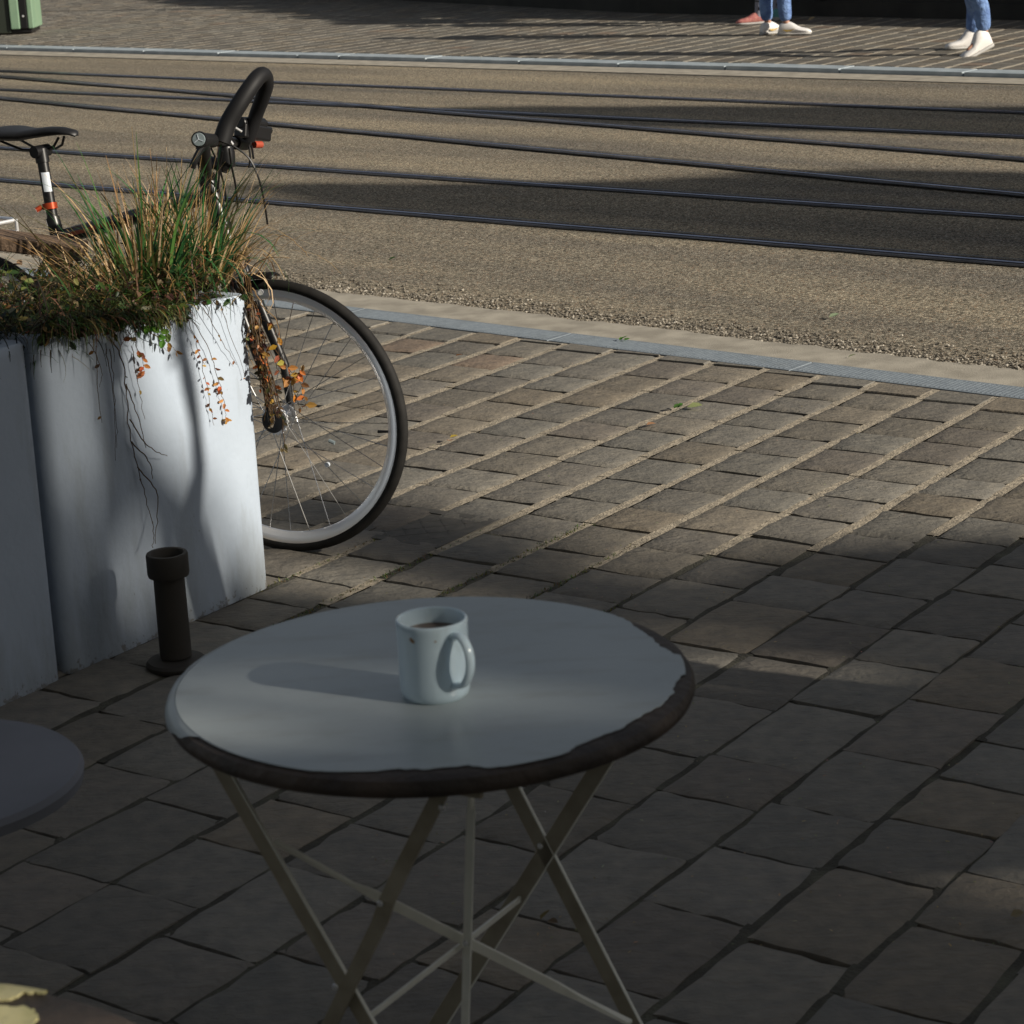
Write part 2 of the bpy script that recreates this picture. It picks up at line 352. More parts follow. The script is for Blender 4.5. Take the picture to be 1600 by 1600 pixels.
# coarse gravel edge of the asphalt
mb = MB(); ico = [(0,0,1),(.89,0,.45),(.28,.85,.45),(-.72,.53,.45),(-.72,-.53,.45),(.28,-.85,.45),(.5,.5,-.2),(-.5,.5,-.2),(-.5,-.5,-.2),(.5,-.5,-.2)]
icf = [(0,1,2),(0,2,3),(0,3,4),(0,4,5),(0,5,1),(1,6,2),(2,6,7),(2,7,3),(3,7,8),(3,8,4),(4,8,9),(4,9,5),(5,9,1),(1,9,6)]
for i in range(11000):
    u = rnd.uniform(-8.5, 3.5); v = VC1 - .005 + abs(rnd.gauss(0, 1))*.11
    if v > VC1 + .5: continue
    r = rnd.uniform(.003, .0075); p = st(u, v, r*.15-.002); a = rnd.uniform(0, 6.3); ca, sa = math.cos(a), math.sin(a); sx = rnd.uniform(.7, 1.5)
    k = rnd.random(); b = rnd.uniform(.09, .30); mb.c = (b, b*.88, b*.7) if k < .9 else (.45, .41, .34)
    mb.add([(p.x+(x*ca*sx-y*sa)*r, p.y+(x*sa*sx+y*ca)*r, p.z+zz*r*.8) for x, y, zz in ico], icf)
kind(mb.build('gravel', M_peb, tone=True), 'stuff', 'coarse loose chippings along the near edge of the asphalt', 'gravel')

# ------------------------------------------------------------------ setts
GA = R(55.3); A = Vector((math.cos(GA), math.sin(GA), 0)); B = Vector((math.sin(GA), -math.cos(GA), 0))   # along the courses, across them
PITCHB = .2055; B0 = Vector((.349, 6.195, 0)).dot(B)
PAL = [(.175,.158,.132),(.185,.170,.145),(.165,.155,.138),(.195,.168,.132),(.150,.138,.122),(.180,.168,.150),(.205,.172,.130),(.155,.136,.118),(.172,.165,.148),(.190,.180,.160),(.178,.172,.155)]
PAL = [tuple(c*.6+m_*.4 for c, m_ in zip(p, (.172, .160, .140))) for p in PAL]
def clip_poly(poly, f):           # keep f(p) >= 0
    out = []
    for i in range(len(poly)):
        p, q = poly[i], poly[(i+1) % len(poly)]; a, b = f(p), f(q)
        if a >= 0: out.append(p)
        if (a >= 0) != (b >= 0): out.append(p + (q-p)*(a/(a-b)))
    return out
def pave(name, inside, vmin, vmax, rng, fine, z0=.006, hole=None, thr=None):
    mb = MB(); sand = MB(); soil = MB()
    k0, k1, a0, a1 = rng
    for k in range(k0, k1):
        b = B0 + k*PITCHB; a = a0 + rnd.uniform(0, .2); wv = rnd.uniform(-.003, .003)
        jw = .0090 + rnd.uniform(-.0025, .0025)
        while a < a1:
            c = A*a + B*(b+PITCHB/2)
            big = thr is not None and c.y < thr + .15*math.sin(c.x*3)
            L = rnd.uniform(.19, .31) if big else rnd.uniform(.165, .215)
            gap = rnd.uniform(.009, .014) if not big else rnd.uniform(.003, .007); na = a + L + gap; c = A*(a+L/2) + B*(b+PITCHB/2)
            if inside(c):
                hh = z0 + rnd.uniform(-.0012, .0015); tx = rnd.uniform(-.012, .012); ty = rnd.uniform(-.006, .006)
                gw = (jw if not big else jw*.42) if fine else jw*1.5
                q = [A*(a+rnd.uniform(-.003,.003)) + B*(b+gw+wv+rnd.uniform(-.002,.004)), A*(a+rnd.uniform(-.003,.003)) + B*(b+PITCHB-gw+wv-rnd.uniform(-.002,.004)),
                     A*(a+L+rnd.uniform(-.003,.003)) + B*(b+PITCHB-gw+wv-rnd.uniform(-.002,.004)), A*(a+L+rnd.uniform(-.003,.003)) + B*(b+gw+wv+rnd.uniform(-.002,.004))]
                full = all(vmin+.01 < p.dot(V) < vmax-.01 for p in q) and not (hole and hole(c))
                col = rnd.choice(PAL); s = rnd.uniform(.88, 1.14)*((1.18 if big else 1) if fine else .85)  # near stones coloured lighter to make up for weak light there
                if rnd.random() < .015 and not big: col = (.21, .165, .13)
                mb.c = tuple(x*s for x in col)
                hf = lambda p: hh + (p-c).dot(A)*tx + (p-c).dot(B)*ty
                if hole and hole(c): a = na; continue
                if full and fine:
                    n = 6; top = []
                    for i in range(n+1):
                        for j in range(n+1):
                            s1, s2 = i/n, j/n; e = [0, .07, .3, .5, .7, .93, 1]; s1 = e[i]; s2 = e[j]
                            p = (q[0]*(1-s1)+q[3]*s1)*(1-s2) + (q[1]*(1-s1)+q[2]*s1)*s2
                            edge = i in (0, n) or j in (0, n); z = hf(p) - (.0035+rnd.uniform(0, .003) if edge else 0) + rnd.uniform(-.0009, .0009)
                            if edge: p = p + (c-p).normalized()*rnd.uniform(-.003, .004)
                            top.append((p.x, p.y, z))
                    fs = [(i*(n+1)+j, i*(n+1)+j+1, (i+1)*(n+1)+j+1, (i+1)*(n+1)+j) for i in range(n) for j in range(n)]
                    ring = [i for i in range(n+1)] + [i*(n+1)+n for i in range(1, n+1)] + [n*(n+1)+j for j in range(n-1, -1, -1)] + [i*(n+1) for i in range(n-1, 0, -1)]
                    base = len(top); top += [(top[i][0], top[i][1], -.035) for i in ring]; N = len(ring)
                    fs += [(ring[i], base+i, base+(i+1) % N, ring[(i+1) % N]) for i in range(N)]
                    mb.add(top, [f[::-1] for f in fs])
                else:
                    if not full:
                        q = clip_poly(q, lambda p: p.dot(V)-vmin); q = clip_poly(q, lambda p: vmax-p.dot(V)) if len(q) > 2 else q
                    if len(q) > 2:
                        cc = sum(q, Vector())/len(q); ins = [p + (cc-p)*.06 for p in q]; N = len(q)
                        vs = [(p.x, p.y, hf(p)) for p in ins] + [(p.x, p.y, hf(p)-.006) for p in q] + [(p.x, p.y, -.035) for p in q]
                        fs = [tuple(range(N))[::-1]] + [(i, (i+1) % N, N+(i+1) % N, N+i) for i in range(N)] + [(N+i, N+(i+1) % N, 2*N+(i+1) % N, 2*N+i) for i in range(N)]
                        mb.add(vs, fs)
                # joint filling along the course
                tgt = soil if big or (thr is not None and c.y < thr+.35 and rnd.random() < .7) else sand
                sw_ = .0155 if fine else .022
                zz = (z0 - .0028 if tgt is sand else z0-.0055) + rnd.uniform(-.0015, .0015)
                j0, j1 = A*(a-.0) + B*(b-sw_), A*(na+.0) + B*(b-sw_); j2, j3 = j1 + B*2*sw_, j0 + B*2*sw_
                jq = [j0, j3, j2, j1]; jq = clip_poly(jq, lambda p: p.dot(V)-vmin); jq = clip_poly(jq, lambda p: vmax-p.dot(V)) if len(jq) > 2 else jq
                if len(jq) > 2: tgt.add([(p.x, p.y, zz) for p in jq], [tuple(range(len(jq)))[::-1]])
            a = na
    o = mb.build(name, M_sett, tone=True, smooth=fine); kind(o, 'structure')
    return sand, soil
def cone(c, near):
    return abs(c.x) < .27*c.y + near
COV_C = Vector((-.225, 5.64, 0))
cov_hole = lambda c: abs((c-COV_C).dot(A)) < .13 and abs((c-COV_C).dot(B)) < .14
s1, t1 = pave('pavement', lambda c: c.dot(V) < VK0+.1 and 1.2 < c.y < 10.5 and cone(c, 1.3), -50, VK0-.006, (-24, 24), True, hole=cov_hole, thr=4.9) if False else (None, None)
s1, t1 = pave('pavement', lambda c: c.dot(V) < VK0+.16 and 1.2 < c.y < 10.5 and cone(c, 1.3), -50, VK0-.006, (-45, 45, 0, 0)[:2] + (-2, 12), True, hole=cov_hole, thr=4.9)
s2, t2 = pave('far_pavement', lambda c: VF2-.16 < c.dot(V) < 23 and cone(c, 2.5) and c.y > 10, VF2+.006, 60, (-130, 60, 2, 40), False, z0=.034)
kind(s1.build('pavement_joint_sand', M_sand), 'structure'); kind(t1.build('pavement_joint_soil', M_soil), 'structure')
kind(s2.build('far_pavement_joint_sand', mat('far_joint_sand', (.34, .30, .23), .95, 0, (.50, .44, .34), 20)), 'structure')
mb = MB(); mb.add([st(-40, -30, -.02), st(30, -30, -.02), st(30, VK0, -.02), st(-40, VK0, -.02)], [(0,1,2,3)]); kind(mb.build('pavement_bed', mat('bed_sand', (.025, .021, .016), .95, 0, (.06, .05, .036), 30, 6, .6, 90)), 'structure')
mb = MB(); mb.add([st(-60, VF2-.01, .010), st(60, VF2-.01, .010), st(60, 60, .010), st(-60, 60, .010)], [(0,1,2,3)]); kind(mb.build('far_pavement_bed', M_sand), 'structure')

# small cast-iron cover with diamond tread
cv = thing('access_cover', 'small cast iron cover with diamond pattern in the setts right of the wheel', 'cover', (COV_C.x, COV_C.y, 0))
mb = MB(); q = [COV_C+A*a+B*b for a, b in ((-.22,-.22),(-.22,.22),(.22,.22),(.22,-.22))]
mb.add([(p.x, p.y, .0005) for p in q], [(3,2,1,0)]); mb.build('mortar_surround', M_soil, cv)
mb = MB(); q = [COV_C+A*a+B*b for a, b in ((-.11,-.11),(-.11,.11),(.11,.11),(.11,-.11))]
mb.add([(p.x, p.y, z) for z in (-.03, .003) for p in q], [(7,6,5,4)] + [(i, (i+1) % 4, 4+(i+1) % 4, 4+i) for i in range(4)])
for i in range(-2, 3):
    o = COV_C + Vector((0,0,.002)); h = .145 - abs(i)*.055
    for d1, d2 in (((A+B).normalized(), (A-B).normalized()), ((A-B).normalized(), (A+B).normalized())): mb.bar(o+d2*i*.052-d1*h, o+d2*i*.052+d1*h, d2, .005, .003)
mb.build('plate', M_iron, cv)
mb = MB()
for a, b, c_, d_ in ((-.125,-.14,-.125,.14),(.125,-.14,.125,.14),(-.11,-.125,.11,-.125),(-.11,.125,.11,.125)):
    mb.bar(COV_C+A*a+B*b, COV_C+A*c_+B*d_, (A if a == c_ else B), .03, .012)
mb.build('cover_frame', M_iron, cv)
# ------------------------------------------------------------------ planters
J = Vector((-.956, 4.645, 0)); K = Vector((-.577, 5.21, 0)); FD = (K-J).normalized(); IN = Vector((-FD.y, FD.x, 0)); FN = -IN
DEP = .5
def planter(P, Q, zp, zq, label):
    t = thing('planter_box', label, 'planter', (P.x, P.y, 0), 'white planters with grasses')
    # rounded-corner footprint
    L = (Q-P).length; r = .03; loop = []
    for cx, cy, a0 in ((r, r, 180), (L-r, r, 270), (L-r, DEP-r, 0), (r, DEP-r, 90)):
        for k in range(7):
            a = R(a0 + 15*k); loop.append((cx+r*math.cos(a), cy+r*math.sin(a)))
    def ring(off, zf):
        out = []
        for x, y in loop:
            cx, cy = L/2, DEP/2; dx, dy = x-cx, y-cy
            x2 = x - off*(1 if dx > 0 else -1)*min(1, abs(dx)/(L/2)*1.0); y2 = y - off*(1 if dy > 0 else -1)*min(1, abs(dy)/(DEP/2))
            p = P + FD*x2 + IN*y2; out.append((p.x, p.y, zf(x)))
        return out
    top = lambda x: zp + (zq-zp)*x/L
    rings = [ring(-.0, lambda x: .002), ring(-.0, lambda x: .02)]
    for f in (.25, .5, .75, .97): rings.append(ring(0, lambda x, f=f: top(x)*f))
    rings += [ring(.0, lambda x: top(x)-.006), ring(.004, lambda x: top(x)), ring(.03, lambda x: top(x)), ring(.036, lambda x: top(x)-.01), ring(.036, lambda x: top(x)-.1)]
    n = len(loop); mb = MB(); vs = sum(rings, []); fs = []
    for i in range(len(rings)-1):
        for k in range(n): fs.append((i*n+k, i*n+(k+1) % n, (i+1)*n+(k+1) % n, (i+1)*n+k))
    mb.add(vs, fs); mb.build('shell', M_plant, t, smooth=True)
    mb = MB(); mb.add(ring(.03, lambda x: top(x)-.035), [tuple(range(n))]); mb.build('soil', M_mulch, t)
    return t
M_plant.node_tree.nodes['Principled BSDF'].inputs['Specular IOR Level'].default_value = .35
planter(J+FD*.0, K, .735, .705, 'tall white planter full of green grass with orange leaved vine spilling over its right corner')
planter(J-FD*(1.0+.022), J-FD*.022, .72, .735, 'shaded white planter left of the dark joint, cut by the picture edge')
# ------------------------------------------------------------------ bicycle
BK = Vector((-.8, .6, 0))                         # from front wheel to rear
AX = Vector((-.552, 5.495, .344)); WF = Vector((.913, -.408, 0)); WN = Vector((-.408, -.913, 0))
bike = thing('bicycle', 'black bicycle with orange seat clamp and silver rims parked behind the white planter', 'bicycle', (AX.x, AX.y, 0))
def wheel(c, nrm, drum):
    f = Vector((-nrm.y, nrm.x, 0)); c = Vector(c)
    mb = MB(); prof = [(.342-.0145+.0145*math.cos(2*math.pi*k/12), .0145*math.sin(2*math.pi*k/12)) for k in range(12)]
    ty = mb.lathe(prof, c, nrm, 96, closed=True).build('wheel', M_rub, bike, smooth=True)
    mb = MB(); prof = [(.3190, -.0122), (.305, -.0128), (.3035, -.0118), (.296, -.0085), (.2915, -.003), (.2915, .003), (.296, .0085), (.3035, .0118), (.305, .0128), (.3190, .0122), (.3135, .0), ]
    mb.lathe(prof, c, nrm, 96, closed=True).build('rim', M_alu, ty, smooth=True)
    mb = MB(); mb.lathe([(.001, -.05), (.008, -.05), (.008, -.034), (.023, -.032), (.023, -.028), (.015, -.024), (.015, .024), (.023, .028), (.023, .032), (.008, .034), (.008, .05), (.001, .05)], c, nrm, 24)
    hb = mb.build('hub', M_alu, ty, smooth=True)
    if drum:
        mb = MB(); mb.lathe([(.001, .0355), (.027, .0355), (.029, .037), (.029, .047), (.025, .050), (.001, .050)], c, nrm, 32); mb.build('hub_cap', M_dark, ty, smooth=True)
        mb = MB()
        for k in range(18):
            a = k*math.pi/9; d = f*math.cos(a)+Vector((0,0,1))*math.sin(a); mb.bar(c+nrm*.033+d*.028, c+nrm*.033+d*.037, nrm, .004, .005)
        mb.lathe([(.022, .0305), (.034, .0305), (.034, .0355), (.022, .0355)], c, nrm, 32, closed=True); mb.build('hub_ring', M_alu, ty)
    for k in range(32):
        sd_ = 1 if k % 2 else -1; a = 2*math.pi*k/32; tw = (1 if (k//2) % 2 else -1)*1.25
        ra = f*math.cos(a)+Vector((0,0,1))*math.sin(a); rb = f*math.cos(a+tw)+Vector((0,0,1))*math.sin(a+tw)
        mb = MB(); mb.tube([c + rb*.021 + nrm*sd_*.030, c + ra*.294 + nrm*sd_*.002], .0011, 5); mb.build('spoke', M_spoke, ty)
    return ty
fw = wheel(AX, WN*1.0, True)
mb = MB(); a = R(-42); d = WF*math.cos(a)+Vector((0,0,1))*math.sin(a); P0 = AX+d*.165; mb.lathe([(.0005, -.004), (.006, -.004), (.006, .004), (.0005, .004)], P0+WN*.01, WN, 16); mb.build('spoke_bead', M_stick, fw, smooth=True)
mb = MB(); a = R(-20); d = WF*math.cos(a)+Vector((0,0,1))*math.sin(a); P0 = AX+d*.15; mb.tube([P0+WN*.012-d*.008, P0+WN*.012+d*.008], .005, 8); mb.build('spoke_bead', M_glassd, fw)
mb = MB(); mb.tube([AX+WF*.293+Vector((0,0,-.02)), AX+WF*.262+Vector((0,0,-.022))], [.003, .004], 8); mb.build('valve', M_dark, fw)
RX = AX + BK*1.04; wheel(RX, Vector((.6, .8, 0))*-1, False)
HC = onY(333, 330, 5.62)                                  # fork crown side of the head tube
Z = Vector((0,0,1)); HB = AX + BK*.125 + Z*.395; HT = AX + BK*.185 + Z*.575
steer = (HT-HB).normalized()
mb = MB()
for s in (-1, 1):
    mb.tube([HB + WN*s*.03 - steer*.02, HB+WN*s*.045-steer*.10, AX + WN*s*.05 + Z*.12 - WF*.01, AX+WN*s*.05], [.014, .014, .012, .009], 10)
mb.tube([HB+WN*-.05-steer*.02, HB+WN*.05-steer*.02], .017, 10); mb.build('fork', M_dark, bike, smooth=True)
BB = AX + BK*.61 + Z*(-.065); SC = onY(84, 352, 5.97); SP = onY(64, 236, 6.0)
seat_dir = (SP-SC).normalized()
mb = MB(); mb.tube([HB-steer*.01, HT+steer*.01], .022, 14); mb.build('head_tube', M_dark, bike, smooth=True)
mb = MB()
TTa = SC - seat_dir*.035; TTb = HT - steer*.04
mb.tube([TTa, TTb], .0195, 14); mb.tube([HB+steer*.03, BB], .021, 14); mb.tube([BB, SC+seat_dir*.02], .0185, 14); mb.tube([BB-WN*.035, BB+WN*.035], .024, 14)
RW = Vector((.6,.8,0))
for s in (-1, 1):
    mb.tube([BB+RW*s*.03, RX+RW*s*.06], .009, 8); mb.tube([SC-seat_dir*.06+RW*s*.02, RX+RW*s*.06], .008, 8)
mb.build('frame', M_dark, bike, smooth=True)
mb = MB(); td = (TTb-TTa).normalized(); side = Vector((-.6, -.8, 0))
mb.bar(TTa+td*.03+side*.0192, TTa+td*.24+side*.0192, Z, .010, .002); mb.build('frame_stripe', M_redst, bike)
mb = MB(); mb.tube([SC-seat_dir*.05, SP], .0148, 16); mb.build('seat_post', M_dark, bike, smooth=True)
mb = MB(); a = onY(78, 322, 5.975); mb.tube([a-seat_dir*.008, a+seat_dir*.008], .0195, 16); mb.tube([a+Vector((-.02,-.005,0)), a+Vector((-.034,-.012,-.008))], .007, 8); mb.build('seat_clamp', M_orange, bike, smooth=True)
mb = MB(); p0 = onY(74, 268, 6.0) ; p1 = onY(79, 298, 5.99); ax = (p1-p0).normalized(); sd2 = Vector((.5,-.86,0))
vs = []; n = 6
for i in range(n+1):
    q = -1.0 + 1.5*i/n; dd = (sd2*math.cos(q) + (ax.cross(sd2)).normalized()*-math.sin(q))
    cA = SP + seat_dir*((p0-SP).dot(seat_dir)); cB = SP + seat_dir*((p1-SP).dot(seat_dir))
    vs += [cA + dd*.0154, cB + dd*.0154]
mb.add(vs, [(2*i, 2*i+1, 2*i+3, 2*i+2) for i in range(n)]); mb.build('seat_post_sticker', M_stick, bike, smooth=True)
# saddle
SN = onY(119, 204, 5.97); BKs = (Vector((SP.x, SP.y, 0))-Vector((SN.x, SN.y, 0))).normalized(); BKs = Vector((-.82, .57, 0))
secs = [(0.0, .006, -.006, .010), (.012, .020, .002, .018), (.05, .024, .008, .028), (.09, .028, .008, .034), (.13, .040, .004, .036), (.17, .056, .0, .040), (.21, .068, .0, .042), (.25, .072, .004, .044), (.268, .062, .004, .036), (.275, .03, .0, .02)]
sw = Vector((-BKs.y, BKs.x, 0)); mb = MB(); vs = []; n = 14
for x, hw, zt, th in secs:
    for k in range(n):
        a = 2*math.pi*k/n; cz = math.sin(a); vs.append(SN + BKs*x + sw*hw*math.cos(a) + Z*(zt - .010 + (cz*.010 if cz > 0 else cz*(th-.014)*(.55+.45*abs(math.cos(a))))))
fs = [(i*n+k, i*n+(k+1) % n, (i+1)*n+(k+1) % n, (i+1)*n+k) for i in range(len(secs)-1) for k in range(n)] + [tuple(range(n))[::-1], tuple((len(secs)-1)*n+k for k in range(n))]
mb.add(vs, fs); sad = mb.build('saddle', M_sadd, bike, smooth=True, autosm=False)
mb = MB()
for s in (-1, 1):
    mb.tube([SN+BKs*.055-Z*.018+sw*s*.01, SN+BKs*.07-Z*.04+sw*s*.015, SN+BKs*.10-Z*.052+sw*s*.02, SN+BKs*.18-Z*.052+sw*s*.022, SN+BKs*.25-Z*.03+sw*s*.03], .0035, 7)
mb.build('saddle_rail', M_dark, sad, smooth=True)
mb = MB(); mb.tube([SP-sw*.026, SP+sw*.026], .016, 12); mb.tube([SP-seat_dir*.03, SP+seat_dir*.005], .018, 12); mb.build('saddle_clamp', M_dark, sad, smooth=True)
# rear carrier
mb = MB(); c0 = onY(33, 343, 6.15)
e = BK; s_ = RW
for dz in (0, -.035):
    q = [c0 + Z*dz + e*.42, c0 + Z*dz+e*.03, c0+Z*dz+e*.01-s_*.0+s_*.02*-1, c0+Z*dz-s_*.08+e*.01, c0+Z*dz-s_*.10+e*.03, c0+Z*dz-s_*.10+e*.42]
    mb.tube(q, .005, 8)
mb.tube([c0+e*.02, c0+e*.02-Z*.035], .0045, 8); mb.tube([c0-s_*.10+e*.03, c0-s_*.10+e*.03-Z*.035], .0045, 8)
mb.tube([c0+e*.3-Z*.035, RX+RW*.07], .005, 8); mb.tube([c0-s_*.1+e*.3-Z*.035, RX-RW*.07], .005, 8)
mb.build('rear_carrier', M_alu, bike, smooth=True)
# handlebar assembly
ST = onY(352, 228, 5.57)
mb = MB(); mb.tube([HT, HT+steer*.05, ST-Z*.05], .0165, 12); mb.tube([ST-Z*.05, ST-Z*.015, ST], [.021,.022,.018], 12); mb.build('stem', M_dark, bike, smooth=True)
G0 = onY(311, 218, 5.33); hd = (G0-ST); hd = Vector((-.41, -.91, 0)); Hc = ST + Z*.01; G0 = onplane(311, 218, Hc+hd*.25, Vector((0,1,0)))
far = Hc + (Hc-G0)*.85
mb = MB(); mb.tube([G0, Hc, far], .013, 12); bar = mb.build('handlebar', M_dark, bike, smooth=True)
gd = (Hc-G0).normalized()
mb = MB(); mb.tube([G0-gd*.002, G0+gd*.006, G0+gd*.01, G0+gd*.12, G0+gd*.125], [.0185, .0195, .0165, .0165, .014], 16); mb.build('grip', M_foam, bar, smooth=True); mb = MB(); mb.tube([far, far-gd*.11], .017, 14); mb.build('grip', M_foam, bar, smooth=True)
mb = MB(); mb.lathe([(.0002, .0025), (.0145, .002), (.0155, 0)], G0-gd*.002, -gd, 24); pg = mb.build('end_plug', M_glassd, bar, smooth=True)
mb = MB(); u1 = gd.cross(Z).normalized(); u2 = u1.cross(gd).normalized(); c0 = G0-gd*.0052
for a in (100, 215, 340): mb.bar(c0, c0+(u1*math.cos(R(a))+u2*math.sin(R(a)))*.012, gd.cross(u1*math.cos(R(a))+u2*math.sin(R(a))), .0014, .0008)
mb.build('plug_mark', M_stick, pg)
# padded loop rising forward of the stem
def sp(pts, n=6):      # catmull-rom
    P = [Vector(p) for p in pts]; P = [P[0]*2-P[1]] + P + [P[-1]*2-P[-2]]; o = []
    for i in range(1, len(P)-2):
        for k in range(n):
            t = k/n; a, b, c, d = P[i-1:i+3]; o.append(.5*((2*b)+(c-a)*t+(2*a-5*b+4*c-d)*t*t+(3*b-a-3*c+d)*t**3))
    o.append(P[-2]); return o
lp = [onY(346, 222, 5.47), onY(356, 193, 5.48), onY(374, 162, 5.49), onY(392, 135, 5.51), onY(405, 119, 5.54), onY(413, 118, 5.57), onY(416, 131, 5.59), onY(410, 153, 5.61), onY(400, 180, 5.63), onY(388, 218, 5.64)]
mb = MB(); q = sp(lp, 6); mb.tube(q, [.0215-.005*i/len(q) for i in range(len(q))], 14); mb.build('padded_bar_loop', M_foam, bike, smooth=True)
mb = MB(); mb.bar(onY(374, 203, 5.62), onY(416, 210, 5.71), Z, .036, .036); mb.tube([onY(375, 192, 5.62), onY(412, 194, 5.7)], .016, 10)
lb = mb.build('lamp_box', M_dark, bike, bevel=.006)
mb = MB(); mb.tube([onY(397, 226, 5.64), onY(408, 226, 5.66)], .009, 10); mb.build('lamp_lens', M_lens, lb, smooth=True)
mb = MB(); mb.tube([onY(412, 202, 5.7), onY(421, 204, 5.72)], [.008, .010], 10); mb.build('lamp_knob', M_dark, lb, smooth=True)
mb = MB(); mb.tube(sp([onY(322, 222, 5.38), onY(312, 236, 5.37), onY(304, 252, 5.36), onY(300, 262, 5.36)]), .0085, 8); mb.tube([onY(316, 222, 5.39), onY(322, 262, 5.42), onY(326, 280, 5.48)], [.018, .014, .008], 10); mb.build('brake_lever', M_dark, bar, smooth=True)
mb = MB(); mb.tube([onY(362, 196, 5.5), onY(378, 206, 5.5)], .003, 8); mb.tube([onY(356, 214, 5.49), onY(364, 226, 5.49)], .003, 8); mb.build('clamp_bolt', M_alu, bar, smooth=True)
for pts in ([(362,226,5.5),(388,246,5.5),(403,275,5.5),(412,310,5.51),(418,350,5.53)], [(358,232,5.52),(362,260,5.55),(368,290,5.57),(372,330,5.58)], [(348,236,5.52),(344,262,5.54),(350,290,5.56),(356,330,5.58)], [(389,228,5.6),(391,246,5.6),(389,262,5.6)], [(330,232,5.45),(342,262,5.5),(340,300,5.56)], [(393,228,5.62),(395,240,5.6),(396,248,5.6)]):
    mb = MB(); mb.tube(sp([onY(*p) for p in pts], 5), .0026, 6); mb.build('cable', M_dark, bike, smooth=True)
# front mudguard stub and brake
mb = MB()
vs = []; n = 12
for i in range(n+1):
    a = R(112 - 24*i/n); d = WF*math.cos(a)+Z*math.sin(a); c = AX + d*(.352 + .004*(i/n)+ (.010 if i == n else 0)*0); wdt = .022
    vs += [c - WN*wdt - d*.006, c + d*.004, c + WN*wdt - d*.006]
mb.add(vs, [(3*i+j, 3*i+j+1, 3*i+4+j, 3*i+3+j) for i in range(n) for j in (0, 1)])
mgd = mb.build('mudguard', M_dark, bike, smooth=True); sf = mgd.modifiers.new('solid', 'SOLIDIFY'); sf.thickness = .004
for o_ in (-1, 1):
    mb = MB(); a = R(104); d = WF*math.cos(a)+Z*math.sin(a); mb.tube([AX+d*.31+WN*o_*.02, AX+d*.40+WN*o_*.028], .008, 8); mb.build('brake_arm', M_dark, bike, smooth=True)
mb = MB(); mb.lathe([(.0005, .004), (.006, .004), (.007, 0), (.007, -.006)], onY(407, 457, 5.42), (0,-1,0), 14); mb.build('brake_bolt', M_alu, bike, smooth=True)
mb = MB()
for k in range(1): mb.tube([BB-RW*.05, BB-RW*.055+Vector((-.1,.05,-.12))], .008, 8)
mb.lathe([(.06,-.004),(.09,-.004),(.09,.004),(.06,.004)], BB-RW*.045, RW, 36, closed=True)
mb.tube([BB+RW*.05, BB+RW*.055-Vector((-.1,.05,-.12))], .008, 8)
mb.build('crank', M_dark, bike, smooth=True)

# ------------------------------------------------------------------ wooden bench behind the planters
wb = thing('wooden_bench', 'brown wooden bench rail seen over the planter leaves below the saddle', 'bench', (-1.5, 5.5, 0))
e1 = onY(132, 392, 5.45); e0 = onY(-20, 372, 5.45); bd = (e1-e0).normalized(); E0 = e0 - bd*.6
mb = MB(); mb.bar(E0, e1, Z, .034, .11); mb.build('backrest', M_wood, wb, bevel=.004)
mb = MB(); mb.bar(E0-Z*.33, e1-Z*.33, Z, .03, .30); mb.build('seat', M_wood, wb, bevel=.004)
for p in (E0+bd*.05, e1-bd*.06):
    mb = MB(); mb.bar(Vector((p.x, p.y+.0, .01)), Vector((p.x, p.y, p.z-.02)), bd, .05, .05); mb.build('leg', M_wood, wb)

# ------------------------------------------------------------------ parasol base
pb = onz(275, 1024, .03); pbz = .03
pt = thing('parasol_base', 'dark parasol stand tube with a wide collar, empty, beside the planter', 'parasol stand', (pb.x, pb.y, 0))
mb = MB(); mb.lathe([(.0, .006), (.062, .006), (.065, .010), (.065, .016), (.06, .022), (.0, .032)], (pb.x, pb.y-.0, 0), (0,0,1), 48); mb.build('base_plate', M_pipe, pt, smooth=True)
mb = MB(); mb.lathe([(.034, .03), (.033, .212), (.028, .212), (.028, .05), (.0, .05)], (pb.x, pb.y, 0), (0,0,1), 32); mb.build('tube', M_pipe, pt, smooth=True)
mb = MB(); mb.lathe([(.034, .208), (.043, .210), (.0445, .216), (.0445, .256), (.043, .26), (.036, .26), (.034, .257), (.030, .225)], (pb.x, pb.y, 0), (0,0,1), 32); mb.build('collar', M_pipe, pt, smooth=True)

# ------------------------------------------------------------------ cafe table
TC = Vector((-.105, 2.555, 0)); TR = .31; TZ = .72
tb = thing('bistro_table', 'round folding bistro table with chipped grey enamel top, the mug standing on it', 'table', (TC.x, TC.y, 0), 'cafe tables outside')
def jag(pts, n=9, amp=.0022, seed=3):
    r = random.Random(seed); out = []
    for i in range(len(pts)-1):
        a, b = Vector(pts[i]), Vector(pts[i+1]); nrm = Vector((-(b-a).y, (b-a).x, 0)).normalized(); q = 0
        for k in range(n):
            q = q*.5 + r.uniform(-amp, amp); out.append(a+(b-a)*(k/n) + nrm*(q if k else 0))
    out.append(Vector(pts[-1])); return out
mb = MB(); prof = [(0, TZ-.001), (TR-.012, TZ-.001), (TR-.004, TZ-.004), (TR, TZ-.011), (TR+.0002, TZ-.017), (TR-.002, TZ-.022), (TR-.010, TZ-.023), (TR-.010, TZ-.014), (0, TZ-.014)]
mb.lathe(prof, (TC.x, TC.y, 0), (0,0,1), 96); tt = mb.build('tabletop', M_rust, tb, smooth=True)
